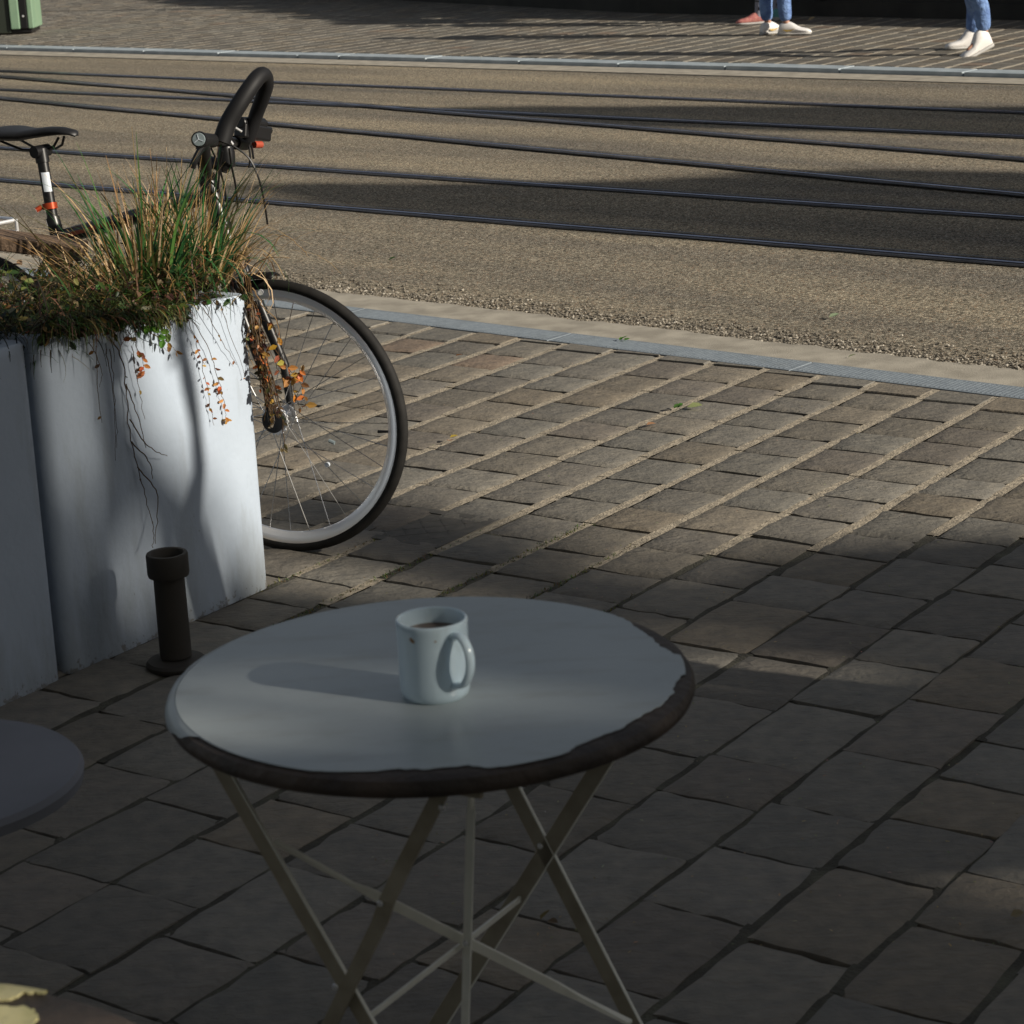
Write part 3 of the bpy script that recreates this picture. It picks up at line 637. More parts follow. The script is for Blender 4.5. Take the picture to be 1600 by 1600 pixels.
EP = [(272,1163),(300,1172),(330,1187),(362,1196),(392,1199),(420,1207),(455,1204),(520,1206),(590,1205),(630,1202),(660,1203),(725,1196),(765,1200),(815,1196),(850,1188),(880,1178),(905,1164),(935,1152),(968,1140),(1005,1116),(1035,1101),(1050,1085),(1056,1066),(1064,1056),(1076,1052),(1082,1036),(1070,1026),(1050,1020),(1030,1008),(1022,999),(1000,984),(975,966),(940,951),(905,941),(880,936)]
q = [onz(x, y, TZ+.0005) for x, y in EP]; q = jag([Vector((p.x, p.y, 0)) for p in q], 6, .0017)
def clampR(p, r):
    d = p-TC; d.z = 0
    return TC + d.normalized()*min(d.length, r)
q = [clampR(p, TR-.0105) for p in q]
a1 = math.atan2((q[-1]-TC).y, (q[-1]-TC).x); a0 = math.atan2((q[0]-TC).y, (q[0]-TC).x)
if a0 < a1: a0 += 2*math.pi
arc = [TC + Vector((math.cos(a), math.sin(a), 0))*(TR-.0105) for a in np.linspace(a1, a0, 60)[1:-1]]
loop = q + arc; n = len(loop); mb = MB()
cen = Vector((TC.x, TC.y, TZ+.0012))
vs = [tuple(cen)] + [(cen.x+(p.x-cen.x)*.996, cen.y+(p.y-cen.y)*.996, TZ+.0012) for p in loop] + [(p.x, p.y, TZ+.0002) for p in loop]
fs = [(0, 1+i, 1+(i+1) % n) for i in range(n)] + [(1+i, 1+n+i, 1+n+(i+1) % n, 1+(i+1) % n) for i in range(n)]
# enamel skin down the rolled rim along the unworn arc
k0 = len(vs); AN = np.linspace(a1+.01, a0-.01, 110)
for a in AN:
    d = Vector((math.cos(a), math.sin(a), 0))
    tp = min(1, max(.03, (a-a1)/.35, ), max(.03, (a0-a)/.30)); tp = max(.03, min(1, tp*(1+.15*math.sin(a*23)+.1*math.sin(a*51))))
    RP = ((TR-.0105, TZ+.0004), (TR-.003, TZ-.0030), (TR+.0012, TZ-.0105), (TR+.0018, TZ-.015), (TR+.0014, TZ-.020))
    for j_ in range(5):
        f_ = j_*tp; i_ = min(3, int(f_)); w_ = f_-i_; r_ = RP[i_][0]*(1-w_)+RP[i_+1][0]*w_; z_ = RP[i_][1]*(1-w_)+RP[i_+1][1]*w_
        p = TC + d*r_; vs.append((p.x, p.y, z_+.0004))
fs += [(k0+i*5+j, k0+(i+1)*5+j, k0+(i+1)*5+j+1, k0+i*5+j+1) for i in range(len(AN)-1) for j in range(4)]
mb.add(vs, fs); mb.build('enamel', M_enam, tt, smooth=True)
# folding legs: two crossed pairs
PH = R(30); UL = Vector((math.cos(PH), -math.sin(PH), 0)); NL = Vector((math.sin(PH), math.cos(PH), 0)); LC = Vector((-.108, 2.53, 0))
def legp(s, z, d): return LC + UL*s + NL*d + Z*z
def onleg(x, y, d): return onplane(x, y, LC+NL*d, NL)
def seg(P, Q, wd, w_, th, M, name='leg', feet=True):
    mb = MB(); mb.bar(P, Q, wd, w_, th); return mb.build(name, M, tb, bevel=.001)
def leg_through(a, b, d, w_, M, wd, e=1):
    P, Q = onleg(*a, d), onleg(*b, d); k = (Q-P)/(Q.z-P.z); o = seg(P+k*(TZ-.02-P.z), P-k*(P.z-.004), wd, w_, .004, M)
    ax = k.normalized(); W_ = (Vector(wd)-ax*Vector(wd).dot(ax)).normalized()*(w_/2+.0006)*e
    mb = MB(); mb.bar(P+k*(TZ-.02-P.z)+W_, P-k*(P.z-.004)+W_, wd, .0016, .0046); me_ = MB(); me_.v, me_.f, me_.t = mb.v, mb.f, mb.t; x = me_.build('leg_edge_light', M_leg, tb); x.parent = o; return o  # pale strip paints the light caught along the leg's edge
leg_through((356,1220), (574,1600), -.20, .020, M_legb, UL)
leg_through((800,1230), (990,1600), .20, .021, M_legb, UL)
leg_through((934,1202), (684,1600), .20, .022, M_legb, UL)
# nearer leg with its crimped knee
B_ = [(682,1252),(627,1360),(608,1405),(594,1440),(560,1510),(516,1600)]
P = [onleg(x, y, -.21) for x, y in B_]; k = (P[-1]-P[0])/(P[-1].z-P[0].z); P = [P[0]+k*(TZ-.02-P[0].z)] + P + [P[-1]-k*(P[-1].z-.004)]
off = [0,0,.0,.004,.0,0,0,0]; mb = MB(); vs = []
for i, p in enumerate(P):
    for a, b in ((-1,-1),(1,-1),(1,1),(-1,1)): vs.append(p + UL*(a*.010) + NL*b*.002 - NL*off[i])
mb.add(vs, [(0,3,2,1), tuple(len(vs)-4+j for j in range(4))] + [(4*i+j, 4*i+(j+1) % 4, 4*i+4+(j+1) % 4, 4*i+4+j) for i in range(len(P)-1) for j in range(4)]); mb.build('leg', M_legb, tb)
# braces
Dp = onleg(430, 1315, -.185); Dq = onleg(985, 1598, .17)
d1 = onleg(552, 1382, -.10); 
def strap(pts, hs, ds):
    mb = MB(); vs = []
    for p, h, d in zip(pts, hs, ds):
        for a, b in ((-1,-1),(1,-1),(1,1),(-1,1)): vs.append(Vector(p) + Z*(a*h/2) + NL*(b*d/2))
    n = len(pts); mb.add(vs, [(0,1,2,3)[::-1], tuple(4*n-4+k for k in range(4))] + [(4*i+k, 4*i+(k+1) % 4, 4*i+4+(k+1) % 4, 4*i+4+k) for i in range(n-1) for k in range(4)]); return mb.build('brace', M_leg, tb)
dl = onleg(905, 1559, .11); d2 = d1+(dl-d1)*.09; d3 = dl-(dl-d1)*.10
strap([Dp, d1, d2, d3, dl, Dq], [.004, .0045, .014, .014, .008, .004], [.008, .006, .003, .003, .005, .010])
Gp = onleg(575, 1590, -.185); Gm = onleg(722, 1476, .0); Gq = onleg(765, 1445, .12); Gq2 = onleg(812, 1405, .19)
mb = MB(); mb.bar(Gp, Gm+NL*.004, Z, .007, .003); mb.bar(Gm+NL*.004, Gq2, Z, .007, .003); mb.build('brace', M_leg, tb)
Cp = onleg(736, 1262, -.004); Cq = onleg(727, 1600, -.004); k = (Cq-Cp)/(Cq.z-Cp.z)
mb = MB(); mb.bar(Cp+k*(TZ-.02-Cp.z), Cp, UL, .004, .010); mb.bar(Cp, Cq, UL, .0105, .003); mb.bar(Cq, Cq-k*(Cq.z-.05), UL, .0105, .003); mb.build('strut', M_leg, tb)
for x, y, d in ((727,1474,-.009), (594,1412,-.217), (524,1542,-.217), (844,1322,.192), (690,1262,-.217)):
    p = onleg(x, y, d); mb = MB(); mb.lathe([(.0003, .0025), (.003, .002), (.004, 0)], p, -NL, 12); mb.build('rivet', M_alu, tb, smooth=True)
mb = MB(); mb.bar(legp(-.17, TZ-.02, -.205), legp(.19, TZ-.02, -.205), Z, .02, .006); mb.build('top_rail', M_legb, tb); mb = MB(); mb.bar(legp(-.17, TZ-.02, .205), legp(.19, TZ-.02, .205), Z, .02, .006); mb.build('top_rail', M_legb, tb)
for s in (.305, -.24):
    mb = MB(); mb.tube([legp(s, .010, -.20), legp(s, .010, .20)], .007, 8); mb.build('foot_bar', M_legb, tb)

# ------------------------------------------------------------------ mug
MC = onz(681, 1084, TZ+.0012); MC.z = TZ+.0013
mg = thing('coffee_mug', 'pale mint white coffee mug with brown drip stains below its rim on the table', 'mug', tuple(MC))
mb = MB(); hM = .093; r0 = .0408
prof = [(0, .004), (.030, .004), (.032, .0), (.036, .0), (r0-.001, .004), (r0, .010)] + [(r0+.0006*i/8, .010+(hM-.018)*i/8) for i in range(1, 9)] + [(r0+.0008, hM-.003), (r0, hM-.0008), (r0-.0016, hM), (r0-.0032, hM-.001), (r0-.0042, hM-.006), (r0-.0045, .03), (r0-.006, .012), (r0-.012, .008), (0, .008)]
mb.lathe(prof, MC, (0,0,1), 72); body = mb.build('body', M_mug, mg, smooth=True)
hdv = Vector((math.sin(R(38)), -math.cos(R(38)), 0)); hp = [(r0-.002, .078), (r0+.008, .083), (r0+.019, .079), (r0+.0275, .066), (r0+.0285, .051), (r0+.023, .036), (r0+.013, .025), (r0-.002, .020)]
pts = sp([MC + hdv*r + Z*z for r, z in hp], 6); tdv = Vector((-hdv.y, hdv.x, 0)); mb = MB(); vs = []; n = 14; N = len(pts)
for i, p in enumerate(pts):
    t = (pts[min(i+1, N-1)]-pts[max(i-1, 0)]).normalized(); nn = t.cross(tdv).normalized()
    fl = 1 + .3*(abs(i/(N-1)-.5)*2)**4
    for k in range(n):
        a = 2*math.pi*k/n; vs.append(p + tdv*math.cos(a)*.0062*fl + nn*math.sin(a)*.0036*fl)
mb.add(vs, [(i*n+k, i*n+(k+1) % n, (i+1)*n+(k+1) % n, (i+1)*n+k) for i in range(N-1) for k in range(n)]); mb.build('handle', M_mug, mg, smooth=True, autosm=False)
mb = MB(); mb.add([MC + Vector((math.cos(a)*.0362, math.sin(a)*.0362, .0745)) for a in np.linspace(0, 2*math.pi, 41)[:-1]], [tuple(range(40))]); mb.build('coffee', M_coff, mg)
for ang, zz, sz in ((-124, .0790, .0022), (-121, .0775, .0026), (-119, .0760, .0015), (-84, .0775, .0012)):
    a0_ = R(ang); d = Vector((math.cos(a0_), math.sin(a0_), 0)); tt_ = Vector((-d.y, d.x, 0)); c = MC + d*(r0+.0009) + Z*zz; mb = MB()
    mb.add([c - d*.0001*0 + tt_*math.cos(a)*sz*rnd.uniform(.7, 1.3) + Z*math.sin(a)*sz*rnd.uniform(.6, 1.1) for a in np.linspace(0, 2*math.pi, 11)[:-1]], [tuple(range(10))]); mb.build('stain', M_stain, body)

# ------------------------------------------------------------------ second table, bottom left
T2 = Vector((-.553, 1.533, 0)); R2 = .31
t2 = thing('bistro_table', 'corner of a sunlit yellowish table with flaking enamel, at the bottom left', 'table', (T2.x, T2.y, 0), 'cafe tables outside')
mb = MB(); prof = [(0, TZ-.001), (R2-.010, TZ-.001), (R2-.003, TZ-.004), (R2, TZ-.012), (R2, TZ-.03), (R2-.008, TZ-.034), (R2-.008, TZ-.014), (0, TZ-.014)]
mb.lathe(prof, (T2.x, T2.y, 0), (0,0,1), 96); t2t = mb.build('tabletop', M_rust, t2, smooth=True)
for pl, sd_ in (([(-150,1520),(0,1531),(26,1531),(40,1538),(80,1545),(72,1551),(40,1550),(12,1562),(-150,1575)], 1), ([(-150,1582),(0,1572),(28,1574),(54,1577),(60,1592),(52,1612),(75,1650),(40,1720),(-300,1900)], 2)):
    q = jag([Vector((p.x, p.y, 0)) for p in [onz(x, y, TZ+.001) for x, y in pl]], 7, .0020, sd_)
    q = [T2 + (p-T2).normalized()*min((p-T2).length, R2-.006) for p in q]
    cc = sum(q, Vector())/len(q); n = len(q); mb = MB()
    mb.add([(p.x, p.y, TZ+.0018) for p in q] + [(p.x, p.y, TZ-.0005) for p in q], [tuple(range(n))] + [(i, n+i, n+(i+1) % n, (i+1) % n) for i in range(n)]); mb.build('enamel_flake', M_yel, t2t)
for s, dd in ((-1, -.2), (1, -.2), (-1, .2), (1, .2)):
    mb = MB(); mb.bar(T2+Vector((s*.16, dd, TZ-.02)), T2+Vector((-s*.26, dd, .004)), (1,0,0), .02, .004); mb.build('leg', M_legb, t2)

# ------------------------------------------------------------------ chair at the left edge
CC = Vector((-.845, 3.0, 0)); ch = thing('cafe_chair', 'blue grey round seated cafe chair cut by the left edge, deep in shade', 'chair', (CC.x, CC.y, 0))
mb = MB(); mb.lathe([(0, .447), (.15, .446), (.20, .450), (.222, .448), (.228, .440), (.226, .425), (.218, .424), (.215, .436), (0, .436)], (CC.x, CC.y, 0), (0,0,1), 64); mb.build('seat', M_stool, ch, smooth=True)
for ax_, ay_ in ((-.02, .16), (-.02, -.16), (-.16, .14), (-.16, -.14)):
    mb = MB(); mb.tube([(CC.x+ax_, CC.y+ay_, .435), (CC.x+ax_*1.12, CC.y+ay_*1.15, .004)], .010, 10); mb.build('leg', M_pipe, ch, smooth=True)
for s in (-1, 1): mb = MB(); mb.tube([(CC.x-.19, CC.y+s*.13, .43), (CC.x-.22, CC.y+s*.14, .65), (CC.x-.26, CC.y+s*.15, .84)], .010, 10); mb.build('back_post', M_pipe, ch, smooth=True)
mb = MB()
for z_ in (.62, .72, .82): mb.bar((CC.x-.212-(z_-.6)*.2, CC.y-.145, z_), (CC.x-.212-(z_-.6)*.2, CC.y+.145, z_), Z, .05, .008)
mb.build('backrest', M_stool, ch)
# ------------------------------------------------------------------ far side: hoarding, green kiosk post
t = thing('dark_wall', 'low dark wall along the back of the far pavement', 'wall', onz(1300, 31))
WP = [onz(2300, 52), onz(1600, 38), onz(1000, 26), onz(640, 6), onz(300, -16), onz(-100, -40)]
def wallstrip(name, f0, f1, z0_, z1_):
    mb = MB(); n = len(WP); vs = []
    for p in WP:
        for f_, z_ in ((f0, z0_), (f0, z1_), (f1, z1_), (f1, z0_)): q = p + V*f_; vs.append((q.x, q.y, z_))
    mb.add(vs, [(4*i+k, 4*i+(k+1) % 4, 4*i+4+(k+1) % 4, 4*i+4+k) for i in range(n-1) for k in range(4)] + [(0,1,2,3)[::-1], (4*n-4, 4*n-3, 4*n-2, 4*n-1)]); return mb.build(name, M_wall, t)
wallstrip('wall_body', .06, .5, .01, 1.25); wallstrip('plinth', 0, .058, .01, .17)
for i in range(len(WP)-1):
    a_, b_ = WP[i], WP[i+1]; k = int((b_-a_).length/1.6)
    for j in range(k):
        q = a_ + (b_-a_)*(j/k) + V*.045; mb = MB(); mb.bar((q.x, q.y, .18), (q.x, q.y, 1.27), U, .06, .03); mb.build('batten', M_wall, t)
gp = onz(38, 51, .05); t = thing('kiosk_column', 'pale green metal kiosk column with a black seam at the top left corner', 'kiosk', (gp.x, gp.y, .05))
def gbox(x0, x1, y0, y1, z0, z1, M, nm, par):
    mb = MB(); mb.box((gp.x+x0, gp.y+y0, z0), (gp.x+x1, gp.y+y1, z1)); return mb.build(nm, M, par, bevel=.01)
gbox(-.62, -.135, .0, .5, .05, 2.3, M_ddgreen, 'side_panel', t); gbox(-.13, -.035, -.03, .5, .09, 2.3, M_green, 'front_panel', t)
gbox(-.033, .045, -.01, .5, .09, 2.3, M_dark, 'seam', t); gbox(.047, .105, .0, .5, .09, 2.3, M_green, 'front_panel', t); gbox(-.6, .08, .03, .48, .045, .09, M_dark, 'foot', t)
gbox(-.66, .14, -.07, .56, 2.3, 2.42, M_green, 'roof', t)
mb = MB(); mb.lathe([(.0005, .01), (.010, .008), (.012, 0)], (gp.x+.006, gp.y-.012, .22), (0,-1,0), 12); mb.build('bolt', M_alu, t)

# ------------------------------------------------------------------ people across the street
def person(label, base, head, J, shoes, tro, top, skinM, short=False, sock=False, z0=.055):
    base = Vector((base.x, base.y, z0)); f = Vector(head).normalized(); l = Vector((-f.y, f.x, 0))
    W = lambda p: base + f*p[0] + l*p[1] + Z*p[2]
    t = thing('person', label, 'person', tuple(base))
    seq = ['pel', 'wai', 'che', 'neb', 'net', 'hlo', 'hmd', 'hup']; v = [W(J[k]) for k in seq]; r = [(.13,.10), (.125,.09), (.145,.10), (.07,.07), (.055,.06), (.068,.075), (.085,.10), (.06,.07)]
    e = [(i, i+1) for i in range(7)]
    for s in 'LR':
        for keys, rr, root in (((('hip'+s), ('kne'+s), ('cal'+s), ('ank'+s), ('toe'+s)), (.085, .055, .048, .030, .016), 0), ((('sho'+s), ('elb'+s), ('wri'+s), ('pal'+s)), (.052, .038, .026, .034), 2)):
            prev = root
            for k, q in zip(keys, rr): v.append(W(J[k])); r.append(q); e.append((prev, len(v)-1)); prev = len(v)-1
    vs, fs = skin_mesh(v, e, r); mb = MB(); mb.add(vs, fs)
    # fingers and thumb
    for s, sg in (('L', 1), ('R', -1)):
        pa = Vector(J['pal'+s]); dn = (pa - Vector(J['wri'+s])).normalized()
        for k in range(4):
            o = Vector((.028-.019*k, 0, 0)); L = (.065, .075, .07, .055)[k]; ln = Vector((0, -sg, 0))
            q = [pa+o-dn*.01, pa+o+dn*(.02+L*.4), pa+o+dn*(.02+L*.72)+ln*.012, pa+o+dn*(.015+L*.92)+ln*.030]
            mb.tube([W(x) for x in q], [.010, .009, .0085, .007], 7)
        q = [pa-dn*.03+Vector((.02, 0, 0)), pa+Vector((.045, -sg*.01, 0)), pa+dn*.025+Vector((.052, -sg*.018, 0))]; mb.tube([W(x) for x in q], [.012, .010, .008], 7)
    h = Vector(J['hmd']); mb.tube([W(h+Vector((.085, 0, .01))), W(h+Vector((.115, 0, -.025)))], [.010, .016], 8)
    for sg in (-1, 1): mb.tube([W(h+Vector((0, sg*.075, .0))), W(h+Vector((-.008, sg*.098, .006)))], [.02, .024], 8)
    mb.tube([W(h+Vector((.085, -.025, -.062))), W(h+Vector((.094, 0, -.063))), W(h+Vector((.085, .025, -.062)))], [.004, .008, .004], 6)
    mb.build('body', skinM, t, smooth=True, autosm=False)
    for sg in (-1, 1): mb = MB(); mb.lathe([(.0005, .008), (.007, .006), (.010, 0), (.001, -.004)], W(h+Vector((.082, sg*.032, .008))), f, 10); mb.build('eye', M_eye, t, smooth=True)
    vs, fs = skin_mesh([W(h+Vector((-.03, 0, .0))), W(h+Vector((-.02, 0, .06))), W(h+Vector((.045, 0, .085))), W(h+Vector((-.07, 0, -.12)))], [(0, 1), (1, 2), (0, 3)], [.098, .095, .05, .05]); mb = MB(); mb.add(vs, fs); mb.build('hair', M_hair, t, smooth=True, autosm=False)
    # trousers
    v = [W(J['wai']), W(J['pel'])]; r = [(.135,.10), (.145,.115)]; e = [(0, 1)]
    for s in 'LR':
        ks = ['hip'+s, 'kne'+s] + ([] if short else ['cal'+s, 'cuf'+s]); prev = 1
        for k, q in zip(ks, (.098, .068, .066, .057)): v.append(W(J[k])); r.append(q); e.append((prev, len(v)-1)); prev = len(v)-1
    vs, fs = skin_mesh(v, e, r); mb = MB(); mb.add(vs, fs); mb.build('trousers', tro, t, smooth=True, autosm=False)
    v = [W(J['wai'])-Z*.04, W(J['che']), W(J['neb'])-Z*.03]; r = [(.155,.12), (.165,.125), (.08,.08)]; e = [(0, 1), (1, 2)]
    for s in 'LR':
        prev = 1
        for k, q in zip(('sho'+s, 'elb'+s, 'wri'+s), (.066, .052, .040)): v.append(W(J[k])); r.append(q); e.append((prev, len(v)-1)); prev = len(v)-1
    vs, fs = skin_mesh(v, e, r); mb = MB(); mb.add(vs, fs); mb.build('jacket', top, t, smooth=True, autosm=False)
    for s, (sm, hi, mark) in zip('LR', shoes):
        a = Vector(J['ank'+s]); to = Vector(J['toe'+s]); fd = Vector((to.x-a.x, to.y-a.y, 0)).normalized(); pt_ = J.get('pit'+s, 0)
        heel = Vector((a.x, a.y, 0)) - fd*.07; heel.z = a.z-.085
        dirx = fd*math.cos(pt_) - Z*math.sin(pt_); dirz = fd*math.sin(pt_) + Z*math.cos(pt_); lat = Z.cross(fd)
        secs = [(0, .022, .04), (.010, .036, .090 if not hi else .13), (.03, .041, .105 if not hi else .16), (.07, .043, .112 if not hi else .168), (.105, .043, .112 if not hi else .155), (.135, .043, .098 if not hi else .115), (.165, .045, .078), (.20, .048, .064), (.24, .047, .056), (.268, .038, .046), (.284, .018, .032)]
        def loft(zf, M, nm, par, wid):
            mb = MB(); vs = []; n = 12
            for x, hw, zt in secs:
                lo, hi_ = zf(x, zt); w_ = hw*wid
                for k in range(n):
                    an = 2*math.pi*k/n; cx = math.copysign(abs(math.cos(an))**.7, math.cos(an)); sz = math.copysign(abs(math.sin(an))**.75, math.sin(an))
                    taper = 1 - .25*max(0, sz)*(1 if hi_ > .05 else 0)
                    vs.append(W(heel + dirx*(x + (0 if wid <= 1 else -.004)) + lat*w_*cx*taper + dirz*((lo+hi_)/2 + (hi_-lo)/2*sz)))
            mb.add(vs, [(i*n+k, i*n+(k+1) % n, (i+1)*n+(k+1) % n, (i+1)*n+k) for i in range(len(secs)-1) for k in range(n)] + [tuple(range(n))[::-1], tuple((len(secs)-1)*n+k for k in range(n))])
            return mb.build(nm, M, par, smooth=True)
        sh = loft(lambda x, zt: (.018, zt), sm, 'shoe', t, 1.0)
        loft(lambda x, zt: (.0+.006*max(0, (x-.2)/.08), .030 if x < .1 else .026), M_sole, 'sole', sh, 1.08)
        if mark:
            mb = MB(); pts = [(.05, .050), (.075, .040), (.11, .042), (.15, .058)]; wd = [.003, .014, .011, .002]; sgn = -1 if lat.dot(Vector((0,0,0))) >= 0 else 1
            fl = (W(lat)-W(Vector((0,0,0)))); sg = 1 if fl.y < 0 else -1; vs = []
            for (x, z_), wv in zip(pts, wd):
                for q in (-.5, .5): vs.append(W(heel + dirx*x + lat*sg*(.047 if x < .12 else .049) + dirz*(z_+q*wv)))
            mb.add(vs, [(2*i, 2*i+1, 2*i+3, 2*i+2) for i in range(3)]); mk = mb.build('side_mark', M_gold, sh); mk.modifiers.new('s', 'SOLIDIFY').thickness = .003
        for k in range(4 if hi or mark else 3):
            mb = MB(); x = .10+.016*k; hw = .016; zt = (.085 if not hi else .13) - k*(.009 if not hi else .02)
            mb.tube([W(heel+dirx*x-lat*hw+dirz*zt), W(heel+dirx*x+dirz*(zt+.004)), W(heel+dirx*x+lat*hw+dirz*zt)], .0025, 5); mb.build('lace', M_sole, sh)
        if sock:
            mb = MB(); c0 = Vector(J['cal'+s]); an = Vector((a.x, a.y, a.z)); up = (c0-an).normalized()
            mb.tube([W(an-up*.03), W(an+up*.04), W(an+up*.12), W(an+up*.19)], [.043, .040, .045, .050], 14); sk = mb.build('sock', M_sock, t, smooth=True)
            for h_ in (.115, .14, .165):
                mb = MB(); mb.tube([W(an+up*h_), W(an+up*(h_+.011))], [.0475+.02*(h_-.1), .048+.02*(h_-.1)], 14); mb.build('sock_stripe', M_dark, sk)
            mb = MB(); mb.box(tuple(W(an+up*.06)-Vector((.016, .047, .012))), tuple(W(an+up*.06)+Vector((.016, -.040, .012)))); mb.build('sock_mark', M_dark, sk)
    return t
def stand(**kw):
    J = dict(pel=(0,0,.93), wai=(0,0,1.06), che=(.01,0,1.28), neb=(0,0,1.44), net=(.005,0,1.50), hlo=(.02,0,1.545), hmd=(.025,0,1.61), hup=(.015,0,1.69))
    for s, g_ in (('L', 1), ('R', -1)):
        J.update({'hip'+s: (0,g_*.09,.87), 'kne'+s: (.01,g_*.095,.48), 'cal'+s: (-.015,g_*.095,.32), 'cuf'+s: (-.012,g_*.095,.125), 'ank'+s: (-.02,g_*.095,.085), 'toe'+s: (.14,g_*.11,.035),
                  'sho'+s: (0,g_*.17,1.39), 'elb'+s: (-.03,g_*.22,1.12), 'wri'+s: (.06,g_*.23,.90), 'pal'+s: (.09,g_*.225,.83)})
    J.update(kw); return J
def loc(base, head, P, z0):
    f = Vector(head).normalized(); l = Vector((-f.y, f.x, 0)); d = Vector((P.x-base.x, P.y-base.y, 0)); return d.dot(f), d.dot(l)
PZ = .034
bB = onz(1218, 55, PZ); hB = (.95, -.3, 0)
an = onz(1229, 55, PZ); an2 = onz(1200, 54, PZ); a1x, a1y = loc(bB, hB, an, PZ); a2x, a2y = loc(bB, hB, an2, PZ)
mx_, my_ = (a1x+a2x)/2, (a1y+a2y)/2
def shift(J, dx, dy):
    return {k: ((v[0]+dx, v[1]+dy, v[2]) if isinstance(v, tuple) and k[:3] not in ('ank', 'toe', 'cuf', 'cal', 'kne') else v) for k, v in J.items()}
def legs_to(J, s, x, y, tx, ty, lift=0, kx=0):
    J['ank'+s] = (x, y, .085+lift); J['toe'+s] = (x+tx, y+ty, .035); J['cuf'+s] = (x-.005+kx*.1, y, .105+lift); J['cal'+s] = (x-.02+kx*.5, y*.97, .30+lift); h = J['hip'+s]; J['kne'+s] = ((x+h[0])/2+.02+kx, (y+h[1])/2, .48+lift*.5)
JB = shift(stand(), mx_, my_); legs_to(JB, 'R', a1x, a1y, .15, .0); legs_to(JB, 'L', a2x, a2y, .10, .10)
person('person in light blue jeans standing in white sneakers with a gold side mark', bB, hB, JB, ((M_wshoe, False, True), (M_wshoe, False, True)), M_jean, M_cloth, M_skin, z0=PZ)
bA = onz(1186, 38, PZ); hA = (-1, -.12, 0); JA = stand()
legs_to(JA, 'L', 0, 0, .15, 0); x_, y_ = loc(bA, hA, onz(1214, 31, PZ), PZ); legs_to(JA, 'R', x_, y_, -.05, -.14); JA = shift(JA, x_/2, y_/2)
person('person behind in striped grey socks with a pink sneaker and a teal one', bA, hA, JA, ((M_pshoe, False, False), (M_tshoe, False, False)), M_cloth, M_cloth2, M_skin2, short=True, sock=True, z0=PZ)
bC = onz(1528, 86, PZ); hC = (-.94, -.34, 0); JC = stand(elbR=(.1,-.22,1.13), wriR=(.24,-.2,.98), palR=(.29,-.2,.93))
legs_to(JC, 'L', -.055, .0, .15, .0, .055, .10); JC['pitL'] = .36; x_, y_ = loc(bC, hC, onz(1518, 76, PZ), PZ); legs_to(JC, 'R', x_, y_, .15, -.02)
JC = shift(JC, x_/2, y_/2)
person('person in blue jeans walking left in white high tops with one heel lifted', bC, hC, JC, ((M_wshoe, True, False), (M_wshoe, True, False)), M_jean, M_cloth, M_skin, z0=PZ)
# ------------------------------------------------------------------ off-frame surroundings and added casters that throw the shade
def crown(mb, c, rx, rz, n, sz, cone_=False, dens=None, seed=1):
    r = random.Random(seed); c = Vector(c)
    for i in range(n):
        while True:
            p = Vector((r.uniform(-1,1), r.uniform(-1,1), r.uniform(-1,1)))
            if cone_:
                k = (1-p.z)/2
                if math.hypot(p.x, p.y) < k**.75 + .0: break
            elif p.length < 1: break
        q = c + Vector((p.x*rx, p.y*rx, p.z*rz)); d = Vector((r.gauss(0,1), r.gauss(0,1), r.gauss(0,1)-.3)); nn = Vector((r.gauss(0,1), r.gauss(0,1), r.gauss(0,1)))
        mb.leaf(q, d, nn, sz*r.uniform(.7, 1.3), sz*.6)
def tree(label, base, h, rx, rz, n, sz, cone_=True, seed=1, cz=None):
    t = thing('street_tree', label, 'tree', tuple(base), 'street trees beyond the right of the view'); b = Vector(base)
    cz = cz if cz is not None else h-rz
    mb = MB(); mb.tube([b, b+Z*h*.3+Vector((.05,0,0)), b+Z*h*.6, b+Z*(h*.93)], [h*.022, h*.018, h*.012, .01], 10)
    r = random.Random(seed+5)
    for k in range(10):
        z = cz - rz*.7 + rz*1.3*k/10; a = k*2.4; L = rx*.6*(1-(k/14)); mb.tube([b+Z*z, b+Z*(z+L*.35)+Vector((math.cos(a), math.sin(a), 0))*L], [h*.007, .008], 6)
    mb.build('trunk', M_bark, t); mb = MB(); crown(mb, b+Z*cz, rx, rz, n, sz, cone_, seed=seed); mb.build('crown', M_leaf, t)
def basefor(tip, h):     # trunk foot whose top throws its shadow on tip
    k = h/math.tan(SUN_EL); return Vector((tip[0] + math.sin(SUN_AZ)*k, tip[1] + math.cos(SUN_AZ)*k, 0))
